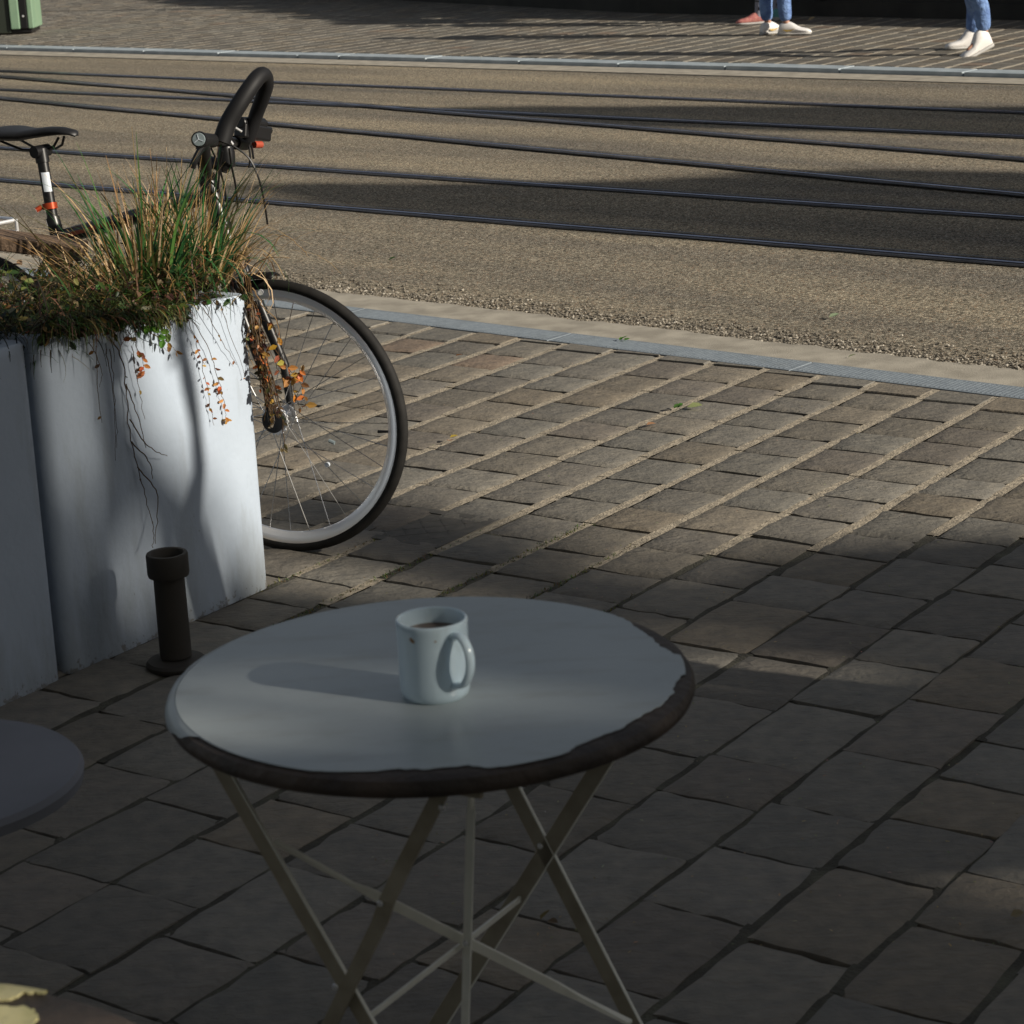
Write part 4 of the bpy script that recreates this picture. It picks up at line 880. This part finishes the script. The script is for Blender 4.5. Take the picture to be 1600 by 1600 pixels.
def shaped_tree(label, poly, dist, n, sz, seed):  # crown leaves placed so their shadow fills the given ground outline
    r = random.Random(seed); sh = Vector((SUN.x, SUN.y, 0)).normalized(); hor = Vector((SUN.x, SUN.y, 0)).length
    P = [Vector((a, b, 0)) for a, b in poly]; far_ = min(p.dot(sh) for p in P); D0 = far_ + dist; cx = [p.x for p in P]; cy = [p.y for p in P]
    def ins(x, y):
        c = False; k = len(P)
        for i in range(k):
            a, b = P[i], P[i-1]
            if (a.y > y) != (b.y > y) and x < (b.x-a.x)*(y-a.y)/(b.y-a.y)+a.x: c = not c
        return c
    lat = Vector((-sh.y, sh.x, 0)); ml = sum(p.dot(lat) for p in P)/len(P); base = sh*D0 + lat*ml
    t = thing('street_tree', label, 'tree', tuple(base), 'street trees beyond the right of the view'); mb = MB(); k = 0; top = dist*math.tan(SUN_EL)
    while k < n:
        x, y = r.uniform(min(cx), max(cx)), r.uniform(min(cy), max(cy))
        if not ins(x, y): continue
        g_ = Vector((x, y, 0)); q = g_ + SUN*((D0 + r.uniform(-.8, .8) - g_.dot(sh))/hor)
        mb.leaf(q, (r.gauss(0,1), r.gauss(0,1), r.gauss(0,1)), (r.gauss(0,1), r.gauss(0,1), r.gauss(0,1)), sz*r.uniform(.7,1.3), sz*.7); k += 1
    mb.build('crown', M_leaf, t)
    mb = MB(); mb.tube([base, base+Z*top*.3, base+Z*top*.62, base+Z*(top*.9)], [top*.022, top*.018, top*.012, .01], 10); mb.build('trunk', M_bark, t)
shaped_tree('tall street tree standing nearest the tram rails', [(-1.25,12.3),(-.5,12.0),(.7,11.7),(1.9,11.75),(3.2,10.9),(5.5,9.6),(5.5,6.0),(2.05,9.05),(.63,10.28),(-.4,11.2)], 17, 34000, .17, 3)
shaped_tree('slender street tree standing farther along the rails', [(-.3,15.75),(1.0,15.15),(3.24,14.15),(5.6,13.0),(5.6,10.6),(2.93,12.88),(.93,14.3)], 17, 17000, .17, 4)
shaped_tree('broad street tree dappling the far pavement', [tuple(onz(x, y).xy) for x, y in ((180,-25),(1150,-12),(1100,16),(900,26),(760,40),(560,44),(470,30),(400,20),(260,8))], 16, 4300, .26, 6)
# thin unseen cafe front, its top edge shaped to throw the shade
YF = -1.0; SX = SUN.x/(-SUN.y); SZ_ = SUN.z/(-SUN.y)
def onwall(p):            # where the sun ray through p meets the cafe front
    t = (p[1]-YF)/(-SUN.y); return p[0]+SUN.x*t, p[2]+SUN.z*t
cb = thing('cafe_shade_front', 'unseen cafe front, its top edge and slatted openings shaped to cast shade and light patches', 'building', (12, YF, 0))
def gtop(x, y): X, Zz = onwall((x, y, 0)); return X, Zz
prof = [(-8, 7.3), (onwall((-1.25, 4.6, .7))[0], 6.9)]
fpp = lambda x, y: onplane(x, y, J, FN)
prof += [onwall((-.98, 4.645, .86)), onwall(fpp(168, 440)), onwall(fpp(196, 500)), onwall(fpp(203, 580)), onwall(fpp(222, 635)), onwall(fpp(252, 680)), onwall(fpp(285, 722)), onwall(fpp(330, 765)), onwall(fpp(362, 830)), onwall(fpp(400, 880)), onwall(fpp(425, 918))]
e_ = onwall((-.50, 5.02, 0)); prof += [(max(e_[0], prof[-1][0]+.03), e_[1]), onwall((.02, 4.93, 0)), onwall((.30, 4.98, 0)), onwall((.40, 5.22, 0)), onwall((.62, 5.33, 0)), onwall((1.3, 5.38, 0)), (32, onwall((1.3, 5.38, 0))[1])]
prof = [p for i, p in enumerate(prof) if i == 0 or p[0] > prof[i-1][0]-1e-6]
# openings added for light patches on table, mug, corner table, ground streaks, planter
HOLES = []
def opening(pts, pad=0):
    q = [onwall(p) for p in pts]; xs = [a for a, _ in q]; zs = [b for _, b in q]; HOLES.append((min(xs)-pad, max(xs)+pad, min(zs)-pad, max(zs)+pad))
TABOP = [(-.44, 2.40, .72), (-.30, 2.27, .72), (.20, 2.50, .72), (-.05, 2.46, .72)]
HOLES.append((6.05, 6.56, 4.06, 4.30)); HOLES.append((6.57, 7.0, 4.10, 4.31)); opening([(-.60, 1.68, .72), (-.425, 1.86, .72)])
OPEN = []
for gx0, gx1, gy0, gy1 in ((.28, .66, 4.62, 4.73), (.40, .82, 4.36, 4.50), (.80, 1.05, 3.30, 3.37)):      # thin slots: streaks on the paving
    ym = (gy0+gy1)/2; HOLES.append((gx0+SX*(ym-YF), gx1+SX*(ym-YF), gy0-YF, gy1-YF)); OPEN.append(HOLES[-1])
for fx, fy, wq, hq in ((136, 800, .035, .13), (222, 880, .06, .09), (326, 888, .08, .09), (118, 630, .09, .18)):
    fp = onplane(fx, fy, J, FN); a_, b_ = onwall(fp); HOLES.append((a_-wq, a_+wq, b_-hq, b_+hq))
    if fy > 700: OPEN.append(HOLES[-1])
HOLES = sorted(HOLES)
def top_at(x):
    for i in range(len(prof)-1):
        if prof[i][0] <= x <= prof[i+1][0]: a, b = prof[i], prof[i+1]; return a[1]+(b[1]-a[1])*(x-a[0])/max(1e-6, b[0]-a[0])
    return prof[-1][1]
xs = sorted(set([p[0] for p in prof] + [h[0] for h in HOLES] + [h[1] for h in HOLES])); mb = MB()
for i in range(len(xs)-1):
    x0, x1 = xs[i], xs[i+1]
    if x1-x0 < 1e-5: continue
    xm = (x0+x1)/2; hs = sorted([(h[2], h[3]) for h in HOLES if h[0] <= xm <= h[1]]); z = 0
    spans = []
    for a, b in hs:
        if a > z: spans.append((z, a, z, a)); 
        z = max(z, b)
    spans.append((z, top_at(x0+1e-7), z, top_at(x1-1e-7)))
    for a0_, b0_, a1_, b1_ in spans:
        mb.add([(x0,YF,a0_),(x1,YF,a1_),(x1,YF,b1_),(x0,YF,b0_),(x0,YF-.03,a0_),(x1,YF-.03,a1_),(x1,YF-.03,b1_),(x0,YF-.03,b0_)], [(0,1,2,3),(7,6,5,4),(0,4,5,1),(1,5,6,2),(2,6,7,3),(3,7,4,0)])
mb.build('wall', M_cafe, cb)
for hx0, hx1, hz0, hz1 in HOLES:        # slats added to dim the sun through the openings
    if (hx0, hx1, hz0, hz1) in OPEN: continue
    sl_ = .007 if hx0 == 6.05 else (.013 if hx0 == 6.57 else .006)
    mb = MB(); z = hz0 + .006
    while z < hz1:
        mb.box((hx0-.01, YF-.018, z), (hx1+.01, YF-.014, z+sl_)); z += .022
    mb.build('dimming_slats', M_plast, cb)
# leafy limb added to throw the dark bar beyond the table
pA = onwall((-.52, 5.98, 0)); pB = onwall((.20, 5.02, 0)); mb = MB()
bt = thing('added_shade_limb', 'unseen leafy limb added to cast the dark bar on the paving', 'tree', (pB[0], YF-.1, pB[1]-.5))
mb.tube([(pB[0]+.05, YF-.1, pB[1]-.6), (pB[0], YF-.1, pB[1]), (pA[0], YF-.1, pA[1])], [.10, .09, .07], 10); mb.build('trunk', M_bark, bt)
mb = MB(); r = random.Random(11)
for i in range(500):
    t_ = r.uniform(-.1, 1.05); c = Vector((pB[0]+(pA[0]-pB[0])*t_, YF-.1, pB[1]+(pA[1]-pB[1])*t_)) + Vector((r.gauss(0,.09), r.gauss(0,.1), r.gauss(0,.06)))
    mb.leaf(c, (r.gauss(0,1), r.gauss(0,1), r.gauss(0,1)), (r.gauss(0,1), r.gauss(0,1), r.gauss(0,1)), .09, .05)
mb.build('crown', M_leaf, bt)

# limb and leaves added right of the view, shaped for the planter's crisper shade
sp_ = thing('planter_shade_limb', 'unseen limb added right of the view to cast shade on the planter', 'tree', (2.15, 3.55, 0)); mb = MB(); fp = lambda x, y: onplane(x, y, J, FN)
T0 = 3.3; L1 = [fp(270, 455)+SUN*T0, fp(279, 510)+SUN*T0, fp(295, 600)+SUN*T0, fp(306, 667)+SUN*T0, fp(313, 730)+SUN*T0, fp(300, 820)+SUN*T0]
mb.tube(L1, [.018, .019, .026, .019, .022, .040], 10); mb.tube([L1[-1], L1[-1]+Vector((.05, .02, -.2)), Vector((2.15, 3.55, 0))], [.045, .045, .06], 12); mb.build('trunk', M_bark, sp_)
mb = MB(); r = random.Random(99)
for (a_, b_, wq, hq, nn) in ((180, 520, 8, 40, 40), (283, 500, 6, 30, 20)):
    for i in range(nn):
        q = fp(a_ + r.gauss(0, wq), b_ + r.gauss(0, hq)) + SUN*(T0+r.uniform(-.5, .5)); mb.leaf(q, (r.gauss(0,1), r.gauss(0,1), r.gauss(0,1)), (r.gauss(0,1), r.gauss(0,1), r.gauss(0,1)), .045, .03)
mb.build('crown', M_leaf, sp_)

# building across the street, above the frame
fb = thing('far_building', 'shaded stone building across the street behind the dark wall', 'building', st(-5, 48, 0))
mb = MB(); vs = [st(-90, 48, 0), st(90, 48, 0), st(90, 58, 0), st(-90, 58, 0)]; vs += [v+Z*8 for v in vs]
mb.add(vs, [(3,2,1,0),(4,5,6,7),(0,1,5,4),(1,2,6,5),(2,3,7,6),(3,0,4,7)]); mb.build('wall', M_plast, fb)
for u in range(-30, 30, 3):
    for z_ in (1.5, 4.8):
        mb = MB(); mb.bar(st(u*2, 47.97, z_), st(u*2, 47.97, z_+1.9), U, 1.2, .06); mb.build('window', M_slate, fb)
# ------------------------------------------------------------------ vegetation
def blade(mb, base, L, az, lean, curve, wid, r):
    out = Vector((math.cos(az), math.sin(az), 0)); side = Vector((-out.y, out.x, 0)); N = 8; p = Vector(base); th = lean; pts = [p.copy()]
    tw = r.uniform(-.6, .6); side = (side*math.cos(tw) + out*math.sin(tw))
    for i in range(N):
        th += curve/N*(1+i/N); p = p + (out*math.sin(th) + Z*math.cos(th))*(L/N); pts.append(p.copy())
    mb.ribbon(pts, wid, side)
GREENS = [(.04,.15,.045),(.06,.22,.06),(.03,.10,.035),(.10,.22,.05),(.03,.10,.045)]
DRY = [(.66,.44,.20),(.78,.54,.28),(.55,.38,.18),(.42,.24,.10),(.85,.62,.38)]
LEAFO = [(.52,.22,.05),(.38,.17,.05),(.60,.30,.08),(.26,.11,.04)]
M_grass2 = mat('blades', (1, 1, 1), .5, attr=True, trans=.42, spec=.4)
def fixattr(M):
    n = M.node_tree.nodes; l = M.node_tree.links; at = [x for x in n if x.type == 'ATTRIBUTE'][0]
    for x in n:
        if x.type == 'BSDF_TRANSLUCENT': l.new(at.outputs['Color'], x.inputs[0])
fixattr(M_grass2)
def tuft(label, px, z, n, nd, spread, hmin, hmax, seed, azc=None):
    r = random.Random(seed); c = onz(px[0], px[1], z); mb = MB()
    for i in range(n+nd):
        dry = i >= n; az = r.uniform(0, 2*math.pi); rr = spread*math.sqrt(r.random())
        b = c + Vector((math.cos(az)*rr, math.sin(az)*rr*.7, r.uniform(-.03, 0)))
        L = r.uniform(hmin, hmax)*(1.0 if not dry else r.uniform(.65, 1.0)); lean = r.uniform(.02, .50)*(.4+rr/spread); cur = r.uniform(.05, .8) if r.random() < .75 else r.uniform(.9, 2.2)
        k = r.uniform(.7, 1.25); col = r.choice(DRY if dry else GREENS)
        if not dry and r.random() < .15: col = (.16, .15, .05)
        mb.c = tuple(x*k for x in col); blade(mb, b, L, az+r.uniform(-.4,.4), lean, cur*(1.3 if dry else 1), r.uniform(.005, .0095) if not dry else r.uniform(.002, .006), r)
    return tag(mb.build('ornamental_grass', M_grass2, loc=tuple(c), tone=True), label, 'grass', 'grass tufts in the planters')
tuft('upright green grass tuft left in the planter, reaching up below the bicycle frame', (228, 455), .72, 120, 90, .085, .18, .41, 21)
tuft('fresh green grass tuft at the right end of the planter before the fork', (318, 434), .72, 105, 90, .055, .16, .34, 22)
# dry fan: straw blades between and right
def drytuft(label, px, z, n, seed, azr, hmin, hmax, lean=(.2, .9), cur=(.2, 1.6)):
    r = random.Random(seed); c = onz(px[0], px[1], z); mb = MB()
    for i in range(n):
        az = r.uniform(*azr); b = c + Vector((r.gauss(0,.035), r.gauss(0,.025), r.uniform(-.02, .01))); k = r.uniform(.6, 1.2); mb.c = tuple(x*k for x in r.choice(DRY))
        blade(mb, b, r.uniform(hmin, hmax), az, r.uniform(*lean), r.uniform(*cur), r.uniform(.002, .0052), r)
    return tag(mb.build('dry_grass', M_grass2, loc=tuple(c), tone=True), label, 'grass', 'dry grass in the planters')
drytuft('straw coloured dry blades standing between the two green tufts', (268, 440), .72, 80, 31, (0, 6.28), .16, .33, (.0, .35), (.0, .6))
drytuft('dry orange blades arching out to the right past the brake cables', (350, 424), .72, 60, 32, (-1.2, 1.0), .16, .34, (.25, .8), (.1, 1.2))
drytuft('sparse dark dry stalks fanning out over the left planter', (150, 470), .72, 50, 33, (1.8, 4.6), .16, .34, (.4, 1.1), (.1, .9))
# tangle over the soil
def tangle(label, cs, n, seed, zlo, zhi, cols, cat='ground cover'):
    r = random.Random(seed); mb = MB()
    for i in range(n):
        (u0, u1), dd = cs; u = r.uniform(u0, u1); p = J + FD*u + IN*r.uniform(.035, dd); z = .70 + r.uniform(zlo, zhi)*(1 if r.random() < .8 else 1.6)
        mb.c = tuple(x*r.uniform(.5, 1.2) for x in r.choice(cols)); k = r.random()
        if k < .3: mb.leaf(p+Z*z, (r.gauss(0,1), r.gauss(0,1), r.gauss(0,.5)), (r.gauss(0,.5), r.gauss(0,.5), 1), r.uniform(.012, .03), r.uniform(.008, .018))
        else: blade(mb, p+Z*(z-.02), r.uniform(.04, .15), r.uniform(0, 6.28), r.uniform(.3, 1.5), r.uniform(.2, 2), r.uniform(.0015, .0035), r)
    return kind(mb.build('ground_cover', M_grass2, tone=True), 'stuff', label, cat)
MIX = [(.03,.06,.015),(.07,.12,.03),(.36,.26,.12),(.14,.09,.04),(.04,.03,.02),(.05,.07,.02),(.10,.15,.04)]
tangle('tangle of straw, moss and small leaves covering the soil of the right planter', ((.0, .66), .44), 5200, 41, .0, .07, MIX)
tangle('leafy tangle covering the soil of the left planter, shade painted into its colours', ((-1.0, .06), .46), 4200, 42, .0, .09, [(.012,.02,.009),(.02,.03,.012),(.035,.03,.016),(.015,.02,.015)])  # near-black colours paint the shade over the left planter

# straw and leaves slumping over the lip
def slump(label, x0, x1, n, seed, drop):
    r = random.Random(seed); mb = MB(); Pz = Vector((0,0,0))
    for i in range(n):
        x = r.uniform(x0, x1); y = 505 - (x-60)*.14 + abs(r.gauss(0, drop))*(.5+.5*math.sin(x*.09+1)**2); p = onplane(x, y, J+FN*r.uniform(.004, .035), FN)
        mb.c = tuple(c*r.uniform(.5, 1.2) for c in r.choice(MIX))
        if r.random() < .45: mb.leaf(p, (r.gauss(0,1), r.gauss(0,.6), -abs(r.gauss(.4,.6))), (r.gauss(0,.6), -1, r.gauss(.4,.4)), r.uniform(.012, .028), r.uniform(.008, .017))
        else: blade(mb, p, r.uniform(.03, .09), r.uniform(-3.1, -.2), r.uniform(.5, 1.6), r.uniform(.2, 1.8), r.uniform(.0015, .003), r)
    return kind(mb.build('ground_cover', M_grass2, tone=True), 'stuff', label, 'ground cover')
slump('matted straw and creeper slumping over the lip of the planter', 66, 288, 1500, 45, 13)
slump('few straws on the lip at the right end of the planter', 290, 385, 36, 46, 3)

def onface(x, y, off=.01): return onplane(x, y, J+FN*off, FN)
def vine(label, runs, seed, cols=LEAFO, leafn=1.0, group='vines trailing from the planter', rad=.0010, stemcol=(.12,.07,.03)):
    """runs: list of (points3d, leaf spots fraction list)"""
    r = random.Random(seed); p0 = runs[0][0][0]; t = thing('trailing_vine', label, 'vine', tuple(p0), group)
    st_ = MB(); lf = MB(); st_.c = stemcol
    for pts, dens, (l0, l1) in runs:
        q = sp(pts, 6); q = [p + Vector((r.gauss(0,.0012), r.gauss(0,.0012), 0)) for p in q]; st_.tube(q, [rad*(1-.6*i/len(q)) for i in range(len(q))], 5)
        L = sum((q[i+1]-q[i]).length for i in range(len(q)-1))
        for k in range(int(L*dens*leafn)):
            i = r.randrange(len(q)//5, len(q)); p = q[i]; lf.c = tuple(x*r.uniform(.6, 1.25) for x in r.choice(cols)); s = r.uniform(l0, l1)*.8
            lf.leaf(p, (r.gauss(0,.7), r.gauss(0,.5)-.3, -abs(r.gauss(.6,.5))), (r.gauss(.3,.5), -1, r.gauss(.2,.5)), s, s*.55)
    st_.build('stem', M_grass2, t, tone=True)
    if lf.f: lf.build('leaves', M_grass2, t, tone=True)
    return t
F = lambda *a: [onface(x, y, o) for x, y, o in a]
vine('long bare vine hanging down the planter face to the parasol tube', [(F((172,530,.02),(190,560,.015),(198,620,.012),(203,680,.012),(215,730,.012),(228,780,.014),(240,830,.03),(238,856,.05)), 6, (.008,.014)), (F((203,655,.012),(225,690,.02),(245,706,.03),(262,713,.02)), 5, (.008,.014)), (F((215,730,.012),(243,765,.02),(246,800,.03),(242,850,.05)), 3, (.01,.015)), (F((205,690,.012),(232,720,.018),(240,748,.02)), 4, (.01,.016)), (F((196,600,.012),(213,640,.018),(228,700,.02)), 3, (.01,.016))], 51, [(.14,.09,.04),(.10,.07,.03)], rad=.0016)
vine('short leafless strands hanging at the left of the planter face', [(F((150,540,.02),(152,600,.012),(158,660,.012)), 10, (.012,.02)), (F((165,545,.02),(175,600,.012),(182,660,.012),(183,700,.01)), 4, (.01,.015)), (F((140,535,.02),(158,575,.015),(156,605,.012)), 26, (.015,.024)), (F((172,545,.02),(178,610,.012),(180,720,.01)), 2, (.01,.012))], 52, [(.12,.08,.035),(.20,.10,.03)])
vine('thin vine with a few bright orange leaves below the white lip of the planter', [(F((200,515,.03),(212,540,.02),(222,560,.015),(226,580,.012)), 90, (.018,.03)), (F((236,520,.03),(262,535,.02),(275,548,.015)), 40, (.018,.03)), (F((205,540,.02),(215,600,.012),(226,655,.012)), 8, (.012,.016))], 53)
vine('pair of dangling strands of small orange leaves on the white planter corner', [(F((290,490,.02),(305,530,.015),(318,580,.012),(328,630,.01),(334,665,.01)), 70, (.010,.018)), (F((300,500,.02),(326,545,.015),(340,590,.012),(351,630,.01),(353,656,.01)), 70, (.012,.022)), (F((318,480,.02),(345,530,.014),(370,570,.01)), 16, (.008,.014)), (F((345,475,.02),(352,500,.014),(384,590,.01)), 10, (.008,.014))], 54)
cx = [ (380,455,5.22),(392,500,5.2),(400,550,5.19),(410,600,5.18),(424,650,5.17),(430,690,5.17)]
P3 = lambda a: [onY(x, y, Y) for x, y, Y in a]
runs = []
rr = random.Random(60)
for k in range(26):
    dx = rr.uniform(-8, 28); e = rr.uniform(.45, 1.08); pts = [(375+rr.uniform(-12, 18), 440+rr.uniform(-10, 20), 5.27)]
    for j, (x, y) in enumerate(((392,490),(402,545),(412,600),(422,655),(424,705))):
        if j/4 < e: pts.append((x+dx*(.3+.14*j)+rr.uniform(-4,4), y+rr.uniform(-8,8), 5.20+rr.uniform(-.03,.05)))
    runs.append((P3(pts), rr.choice((6, 16, 30)), (.012,.026)))
vine('thick brown vine curtain hanging over the right corner of the planter', runs, 61, LEAFO+[(.2,.12,.05),(.10,.07,.04),(.07,.05,.03),(.14,.10,.05)], rad=.0022)
vine('vine strand of glowing orange leaves hanging before the bicycle spokes', [(P3([(400,490,5.2),(420,540,5.16),(436,580,5.15),(455,592,5.14),(474,570,5.13)]), 60, (.02,.032)), (P3([(430,545,5.17),(450,575,5.15),(470,600,5.14),(480,640,5.14)]), 70, (.02,.034)), (P3([(410,500,5.2),(428,510,5.17),(434,540,5.15),(440,590,5.15)]), 60, (.016,.03)), (P3([(455,590,5.14),(462,620,5.14),(470,640,5.14)]), 45, (.014,.026))], 62)
vine('slender curling straw tendrils at the planter corner', [(P3([(400,430,5.22),(418,400,5.2),(440,368,5.19),(468,384,5.18),(482,402,5.17)]), 0, (.01,.02)), (P3([(385,430,5.22),(405,408,5.2),(430,402,5.18),(452,403,5.17)]), 0, (.01,.02)), (P3([(395,450,5.22),(412,480,5.19),(432,500,5.18),(438,540,5.17)]), 14, (.01,.02)), (P3([(385,455,5.22),(392,500,5.19),(385,540,5.18),(400,580,5.17)]), 8, (.01,.02))], 63, [(.4,.25,.1)], rad=.0016, stemcol=(.42,.28,.14))
# few fresh green leaves at the lip
mb = MB(); r = random.Random(70)
for (x, y) in ((250,518),(245,526),(256,530),(238,512),(262,520),(232,508),(244,508)):
    mb.c = tuple(c*r.uniform(.7, 1.2) for c in (.10,.26,.04)); mb.leaf(onface(x, y, .02), (r.gauss(0,.8), -.3, -r.random()), (0, -1, .6), .022, .015)
tag(mb.build('ivy_sprig', M_grass2, loc=tuple(onface(248, 518, .02)), tone=True), 'small bright green leaves at the lip of the white planter', 'plant')

# ------------------------------------------------------------------ fallen leaves and litter
def fallen(label, px, L, col, z=.012, n=1, seed=1):
    r = random.Random(seed); p = onz(px[0], px[1], z); mb = MB()
    for i in range(n):
        mb.c = tuple(c*r.uniform(.7, 1.2) for c in col); a = r.uniform(-1.2, 1.2) if n > 1 else r.uniform(-.4, .4)
        o = p + Vector((r.gauss(0, L*.25), r.gauss(0, L*.3), r.uniform(0, L*.3)))*(1 if n > 1 else 0)
        mb.leaf(o, (math.cos(a), math.sin(a), r.uniform(0, .5)), (r.gauss(0,.3), r.gauss(0,.3), 1), L*r.uniform(.6, 1), L*.5)
    return tag(mb.build('fallen_leaf', M_grass2, loc=tuple(p), tone=True), label, 'leaf', 'leaves fallen on the ground')
fallen('crumpled green leaf on the pale concrete strip beside the kerb', (972, 532), .028, (.12,.28,.05), .008, 5, 1)
fallen('pale underside leaf lying on the setts beside the green sprig', (1073, 636), .06, (.42,.48,.34), .014, 1, 2)
fallen('curled dark green sprig lying on the setts', (1058, 638), .025, (.08,.20,.04), .012, 7, 3)
fallen('long thin green leaf lying on the asphalt behind the wheel', (606, 407), .05, (.08,.20,.04), .006, 1, 4)
fallen('pale green leaf on the asphalt at the right', (1295, 496), .045, (.30,.36,.22), .006, 1, 5)
fallen('pale green leaf on the concrete strip at the right', (1325, 558), .04, (.34,.40,.26), .008, 1, 6)
fallen('orange strip of leaf lying on the sunlit setts near the kerb', (712, 556), .04, (.50,.22,.06), .014, 1, 7)
fallen('orange leaf scrap lying in the joint right of the wheel', (700, 690), .035, (.55,.28,.08), .012, 2, 8)
fallen('pinkish twig scrap in the joint below the green sprig', (1010, 664), .05, (.48,.28,.18), .014, 1, 9)
fallen('withered leaf lying in shade under the table', (850, 1437), .03, (.16,.12,.06), .014, 2, 10)
fallen('dry leaf caught in the paving at the lower right', (1590, 1432), .035, (.36,.28,.14), .014, 2, 11)
fallen('pale dry leaf near the foot of the dark wall', (1262, 32), .09, (.50,.36,.20), .06, 1, 12)
mb = MB(); r = random.Random(80)
for i in range(420):
    x = r.uniform(560, 1650); y = r.uniform(560, 1500); p = onz(x, y, .010)
    if p.dot(V) > VK0: continue
    mb.c = tuple(c*r.uniform(.6, 1.2) for c in r.choice([(.5,.4,.25),(.35,.28,.16),(.2,.22,.1)])); mb.leaf(p, (r.gauss(0,1), r.gauss(0,1), .1), (0, 0, 1), r.uniform(.004, .010), .003)
kind(mb.build('litter', M_grass2, tone=True), 'stuff', 'tiny dry crumbs and seeds scattered over the setts', 'debris')
# moss in joints near the planter
mb = MB()
for i in range(2600):
    k = round((Vector((r.uniform(-.6, .2), r.uniform(4.7, 5.45), 0)).dot(B)-B0)/PITCHB); bb = B0+k*PITCHB + r.gauss(0, .006)
    a = r.uniform(3.2, 5.0); p = A*a + B*bb
    if not (-.62 < p.x < .3 and 4.7 < p.y < 5.6): continue
    mb.c = tuple(c*r.uniform(.5, 1.2) for c in (.16,.17,.06)); blade(mb, p+Z*.0, r.uniform(.005, .012), r.uniform(0, 6.28), r.uniform(0, 1), .5, .0025, r)
kind(mb.build('moss', M_grass2, tone=True), 'stuff', 'yellow green moss growing in the joints beside the planter', 'moss')
